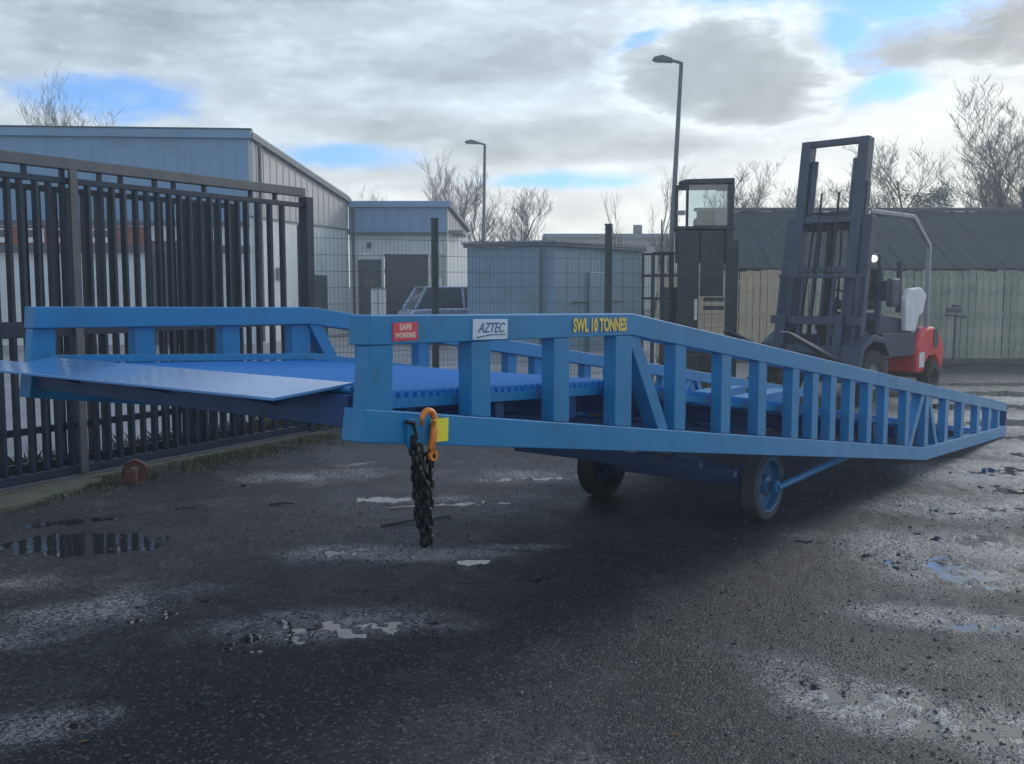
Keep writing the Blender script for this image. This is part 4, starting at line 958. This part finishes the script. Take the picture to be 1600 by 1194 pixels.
# cab frame
cabp = dict(fl=(.22, .50, 1.05), fr=(.22, -.50, 1.05), rl=(-1.35, .50, 1.35), rr=(-1.35, -.50, 1.35))
for s in (-1, 1):
    MB().tube([(.25, .52*s, 1.0), (-.02, .50*s, 2.70), (-.08, .50*s, 2.82)], .035, 8).build('guard_pillar', M_FORK if s < 0 else M_GREYP, fk, smooth=True)
    fr_ = [(-2.15, .53*s, 1.05), (-2.15, .53*s, 2.36), (-1.55, .52*s, 2.80), (-.10, .50*s, 2.82)]
    for a_, b_ in zip(fr_, fr_[1:]): MB().beam(a_, b_, .07, .07).build('guard_frame', M_GREYP, fk, .012)
for x_ in (-.15, -.40, -.65, -.90, -1.15): MB().bb(x_-.02, x_+.02, -.48, .48, 2.80, 2.84).build('roof_bar', M_FORK, fk)
MB().bb(-1.1, -.9, -.28, .28, 1.35, 2.0).build('seat_back', M_TYRE, fk, .04); MB().bb(-.95, -.45, -.28, .28, 1.36, 1.50).build('seat', M_TYRE, fk, .04)
MB().tube([(.05, 0, 1.1), (-.18, 0, 1.55)], .03, 8).build('steering_column', M_FORK, fk)
MB().lathe([(.17, -.015), (.19, 0), (.17, .015), (.15, 0), (.17, -.015)], (-.20, 0, 1.58), (-.5, 0, .85), 20).build('steering_wheel', M_TYRE, fk)
ls = MB().lathe([(.0, -.05), (.05, -.04), (.072, .02), (.072, .03)], (-.05, .62, 2.12), (.9, .45, .1), 16).build('glint_housing', M_BRIGHT, fk)  # round housing added to carry the sun glint
M_GLINT = mat('sun_glint_glow', (.9, .9, .85), .3, emis=(1, .97, .88), estr=3)  # emission stands in for sun reflected off the guard
MB().lathe([(.0, .031), (.045, .031)], (-.05, .62, 2.12), (.9, .45, .1), 16).build('glint_lens', M_GLINT, ls)
MB().tube([(-.02, .52, 2.05), (-.05, .60, 2.06)], .015, 6).build('glint_bracket', M_FORK, fk)
MB().tube([(-1.5, .35, 1.3), (-1.5, .35, 2.1)], .045, 8).build('exhaust', M_FORK, fk)
MB().box((-.25, .66, 1.65), (.05, .20, .30)).build('mirror', M_FORK, fk, .01)
# counterweight: rounded red casting, slot, wheel arch
b = MB(); pr = [(-1.72, .34), (-1.70, .80), (-1.78, 1.02)]
for i in range(9):
    a = radians(170 - 165*i/8); pr.append((-2.22 + .46*cos(a), .84 + .30*sin(a)))
pr += [(-2.72, .60), (-2.62, .40), (-2.50, .36)]
pr = [(-1.72, .36), (-1.70, .84), (-1.82, 1.02), (-2.05, 1.14), (-2.32, 1.15), (-2.55, 1.04), (-2.70, .84), (-2.74, .60), (-2.66, .40), (-2.58, .36), (-2.54, .52), (-2.38, .64), (-2.16, .64), (-2.02, .52), (-1.98, .36)]
MB().prism([(-.55, .62), (-.55, 1.0), (-1.7, 1.0), (-1.72, .62)], .505, .56).build('battery_panel', M_FORK, fk, .02)
MB().box((-.98, .50, 1.62), (.30, .10, .44)).build('oil_tank', M_FORK, fk, .03)
MB().tube([(-.35, .55, 1.0), (-.38, .57, 1.9), (-.30, .56, 2.2)], .05, 8).build('air_intake', M_FORK, fk)
for yy_ in (-.30, -.16, .02, .20, .33): MB().tube([mp(-.02, yy_, .4), mp(-.06, yy_*1.1, 1.3), mp(-.02, yy_*.9, 2.5)], .016, 6).build('hydraulic_hose', M_TYRE, fk)
MB().beam(mp(-.12, 0, .35), mp(-.12, 0, 2.4), .16, .12, mfw).build('centre_cylinder', M_FORK, fk, .03)
for yy_ in (-.46, .46): MB().tube([mp(.02, yy_*.72, 2.6), mp(.02, yy_*.72, 3.4)], .05, 10).build('free_lift_cylinder', M_FORK, fk)
cw = b.prism([(p_[0], p_[1]*.92) for p_ in pr], -.60, .60).build('counterweight', M_REDP, fk, .04)
MB().prism([(-2.28, .72), (-2.28, 1.0), (-2.36, 1.04), (-2.44, .98), (-2.44, .72)], .602, .612).build('counterweight_slot', M_DOOR, cw)
MB().bb(-1.95, -1.76, .602, .61, .42, .66).build('counterweight_panel', M_WHITEP, cw)
# wheels
def fw(x, y, r, w, side, mt):
    MB().lathe([(r*.5, -w/2), (r*.92, -w/2), (r, -w*.33), (r, w*.33), (r*.92, w/2), (r*.5, w/2), (r*.5, -w/2)], (x, y, r+.01), (0, 1, 0), 28).build('tyre', M_TYRE, fk)
    MB().lathe([(r*.52, side*w*.46), (r*.45, side*w*.3), (r*.2, side*w*.25), (r*.16, side*w*.42), (0, side*w*.42)], (x, y, r+.01), (0, 1, 0), 20).build('rim', mt, fk)
for s in (-1, 1): fw(.18, .66*s, .40, .28, s, M_GREYP); fw(-2.27, .54*s, .25, .2, s, M_TYRE)
MB().tube([(.18, -.6, .41), (.18, .6, .41)], .08, 8).build('drive_axle', M_FORK, fk)
MB().tube([(-2.27, -.5, .26), (-2.27, .5, .26)], .05, 8).build('steer_axle', M_FORK, fk)

# ------------------------------------------------------------------ dark lift truck with a raised cab
rt = empty('reach_truck', (3.20, 17.0, 0), radians(-9)); tag(rt, 'tall narrow dark green lift truck with a glazed cab, left of the big mast', 'lift truck')
for s in (-1, 1):
    MB().beam((.40*s+.04, 0, .12), (.40*s+.04, 0, 2.66), .12, .11, (0, 1, 0)).build('mast_channel', M_FORK2, rt, .005)
    MB().beam((.33*s+.09, .12, .3), (.33*s+.09, .12, 2.62), .06, .08, (0, 1, 0)).build('inner_mast_channel', M_FORK2, rt, .004)
MB().bb(-.04, .34, -.06, .0, 1.55, 2.64).build('mast_shield', M_FORK2, rt, .01)
MB().bb(-.42, -.06, -.07, .0, .9, 2.64).build('body_panel', M_FORK2, rt, .01)
for z in (1.32, 1.46): MB().bb(.02, .36, -.07, -.01, z, z+.07).build('mast_crossbar', M_FORK2, rt, .004)
MB().bb(-.44, -.02, -.16, .9, .10, .95).build('chassis', M_FORK2, rt, .03)
MB().bb(-.45, .50, .30, 1.3, .10, .75).build('power_unit', M_FORK2, rt, .03)
MB().bb(-.46, .50, .1, .95, 2.12, 2.66).build('cab_lower_panel', M_FORK2, rt, .02)
MB().bb(-.48, .52, -.03, 1.0, 2.664, 2.72).build('cab_sill', M_FORK2, rt, .01)
for (x_, y_, w_) in ((-.45, 0, .06), (-.27, 0, .05), (.45, 0, .10), (-.45, .95, .06), (.46, .95, .07)):
    MB().bb(x_-w_/2, x_+w_/2, y_-.03, y_+.03, 2.722, 3.40).build('cab_pillar', M_FORK2, rt, .005)
MB().prism([(-.42, 3.405), (.50, 3.405), (.50, 3.50), (-.30, 3.49), (-.42, 3.45)], -.08, 1.05).build('cab_roof', M_FORK2, rt, .02)
MB().bb(-.24, .39, -.012, -.004, 2.73, 3.40).build('windscreen', M_CAB, rt)
MB().bb(-.10, .22, .55, .70, 2.725, 3.02).build('seat_back', M_TYRE, rt, .04)
MB().prism([(-.16, 2.73), (-.16, 2.84), (-.02, 2.96), (.10, 2.88), (.24, 2.80), (.24, 2.73)], .30, .45).build('control_console', M_FORK2, rt, .01)
MB().bb(-.44, -.30, -.04, .0, 2.90, 2.98).build('work_light', M_GREYP, rt, .01)
MB().bb(.20, .38, .0, .08, 3.30, 3.40).build('roof_light', M_TYRE, rt, .01)
for x_ in (-.3, .38):
    MB().lathe([(.0, -.08), (.17, -.08), (.18, 0), (.17, .08), (0, .08)], (x_, .2, .19), (1, 0, 0), 20).build('wheel', M_TYRE, rt)
for x_ in (-.22, .26): MB().beam((x_, -.10, .14), (x_, -1.2, .12), .11, .04).build('fork_blade', M_FORK, rt, .003)
MB().bb(-.13, -.08, -.09, -.072, 1.15, 1.5).build('warning_plate', M_WHITEP, rt)

# steel cage beside it
cg = empty('steel_cage', (2.42, 17.3, 0), radians(10)); tag(cg, 'dark open steel cage standing left of the narrow lift truck', 'cage')
for x_ in (0, .17, .34, .50):
    for y_ in (0, .6): MB().beam((x_, y_, .05), (x_, y_, 2.3), .035, .035).build('upright', M_FORK2, cg)
for z in (.3, .9, 1.5, 1.9, 2.28):
    MB().beam((-.02, -.02, z), (.52, -.02, z), .03, .04).build('crossbar', M_FORK2, cg); MB().beam((-.02, .63, z), (.52, .63, z), .03, .04).build('crossbar', M_FORK2, cg)
MB().bb(.30, .48, .03, .56, .1, 1.7).build('infill_sheet', M_FORK2, cg)

# standpipe by the timber fence
stp = empty('standpipe', (9.55, 21.7, 0)); tag(stp, 'thin dark standpipe with a two armed head in front of the timber fence', 'standpipe')
MB().tube([(0, 0, 0), (0, 0, 1.12)], .022, 8).build('pipe', M_TRIM, stp)
MB().tube([(-.22, 0, 1.10), (.22, 0, 1.06)], .025, 8).build('arm', M_TRIM, stp)
MB().box((-.05, 0, 1.20), (.30, .12, .10)).build('head', M_TRIM, stp, .02); MB().box((0, 0, 1.29), (.16, .1, .06)).build('cap', M_TRIM, stp, .01)

# ------------------------------------------------------------------ clutter behind and under the ramp
def block(name, u, v, d, rz, m, label, cat, z=0.0, group=None):
    o = MB().box((0, 0, d[2]/2), d).build(name, m, None, min(d)*.12); o.location = P0 + UU*u + VV*v + Vector((0, 0, z)); o.rotation_euler = (random.Random(int(u*99)).uniform(-.06, .06), .03, rz)
    return tag(o, label, cat, group)
pp = tag(MB().tube([(-.45, 0, .09), (.45, 0, .10)], .075, 14).build('plastic_pipe', M_PIPE), 'short pale plastic pipe lying behind the ramp below the red sign', 'pipe'); pp.location = (-1.75, 13.4, 0); pp.rotation_euler = (0, 0, .1)
block('yellow_crate', 9.2, 4.3, (.30, .22, .24), .4, M_YELLOW, 'small yellow crate on the ground seen through the far part of the ramp lattice', 'crate')
rnd = random.Random(77)
b = MB()
for i in range(420):
    t = rnd.random(); c = Vector((-.6, 13.1, 0)).lerp(Vector((3.4, 15.2, 0)), t) + Vector((rnd.gauss(0, .3), -abs(rnd.gauss(.3, .25)), 0)); s = rnd.uniform(.03, .11)
    R = Matrix.Rotation(rnd.uniform(0, 6), 3, Vector((rnd.random(), rnd.random(), rnd.random())).normalized())
    b.box((c.x, c.y, s*.3 + rnd.random()*.15), (s*1.6, s, s*.8), R)
tag(b.build('rubble', M_RUBBLE, kind='stuff'), 'brick rubble heaped along the foot of the mesh fence', 'rubble')
sticks = [((-.93, 7.05), (-.45, 7.35), .008, 'thin dark stick on the wet yard right of the chain'), ((-1.9, 7.75), (-1.72, 7.82), .008, 'short twig on the yard left of the chain'), ((-.95, 7.62), (-.42, 7.75), .006, 'pale thin stick lying on the ground behind the chain')]
for (a, c, r, lb_) in sticks:
    za, zc = max(yard_height(*a), 0)+r, max(yard_height(*c), 0)+r
    tag(MB().tube([(a[0], a[1], za), ((a[0]+c[0])/2, (a[1]+c[1])/2+.015, (za+zc)/2+.008), (c[0], c[1], zc)], [r, r*1.2, r*.6], 6).build('stick', M_BARK if 'pale' not in lb_ else M_PIPE), lb_, 'stick')

rnd = random.Random(12); M_DEAD = mat('dead_leaf', (.16, .09, .04), .8, var=.5, vscale=9, coords='World'); b = MB()
for i in range(170):
    x = rnd.uniform(-4.2, 4.8); y = rnd.uniform(3.0, 11.0)
    if abs(x) > y*.56 + .2 or rnd.random() > .35 + .65*(x < -1.2): continue
    z = max(yard_height(x, y), 0) + .004; a = rnd.uniform(0, 6.28); s_ = rnd.uniform(.010, .024); dx, dy = cos(a)*s_, sin(a)*s_
    b.quad((x-dx, y-dy, z), (x+dy*.5, y-dx*.5, z+rnd.uniform(0, .010)), (x+dx, y+dy, z+rnd.uniform(0, .006)), (x-dy*.5, y+dx*.5, z+rnd.uniform(0, .008)))
tag(b.build('fallen_leaves', M_DEAD, kind='stuff'), 'small dead brown leaves blown over the wet yard', 'leaves')

# ------------------------------------------------------------------ haze volume added for lens glare and slight mist
hz = MB().bb(-40, 40, -4, 82, -1.0, 11.5).build('haze', M_TRIM, kind='stuff'); tag(hz, 'thin pale haze volume standing in for lens glare and slight mist over the yard', 'haze')
hm = bpy.data.materials.new('lens_veil_haze'); hm.use_nodes = True; k = NT(hm.node_tree); o_ = k.new('ShaderNodeOutputMaterial'); v_ = k.new('ShaderNodeVolumePrincipled')
v_.inputs['Color'].default_value = (.80, .92, 1.0, 1); v_.inputs['Density'].default_value = .0042; v_.inputs['Anisotropy'].default_value = .45
k.l.new(v_.outputs[0], o_.inputs['Volume']); hz.data.materials.clear(); hz.data.materials.append(hm); hz.display_type = 'WIRE'
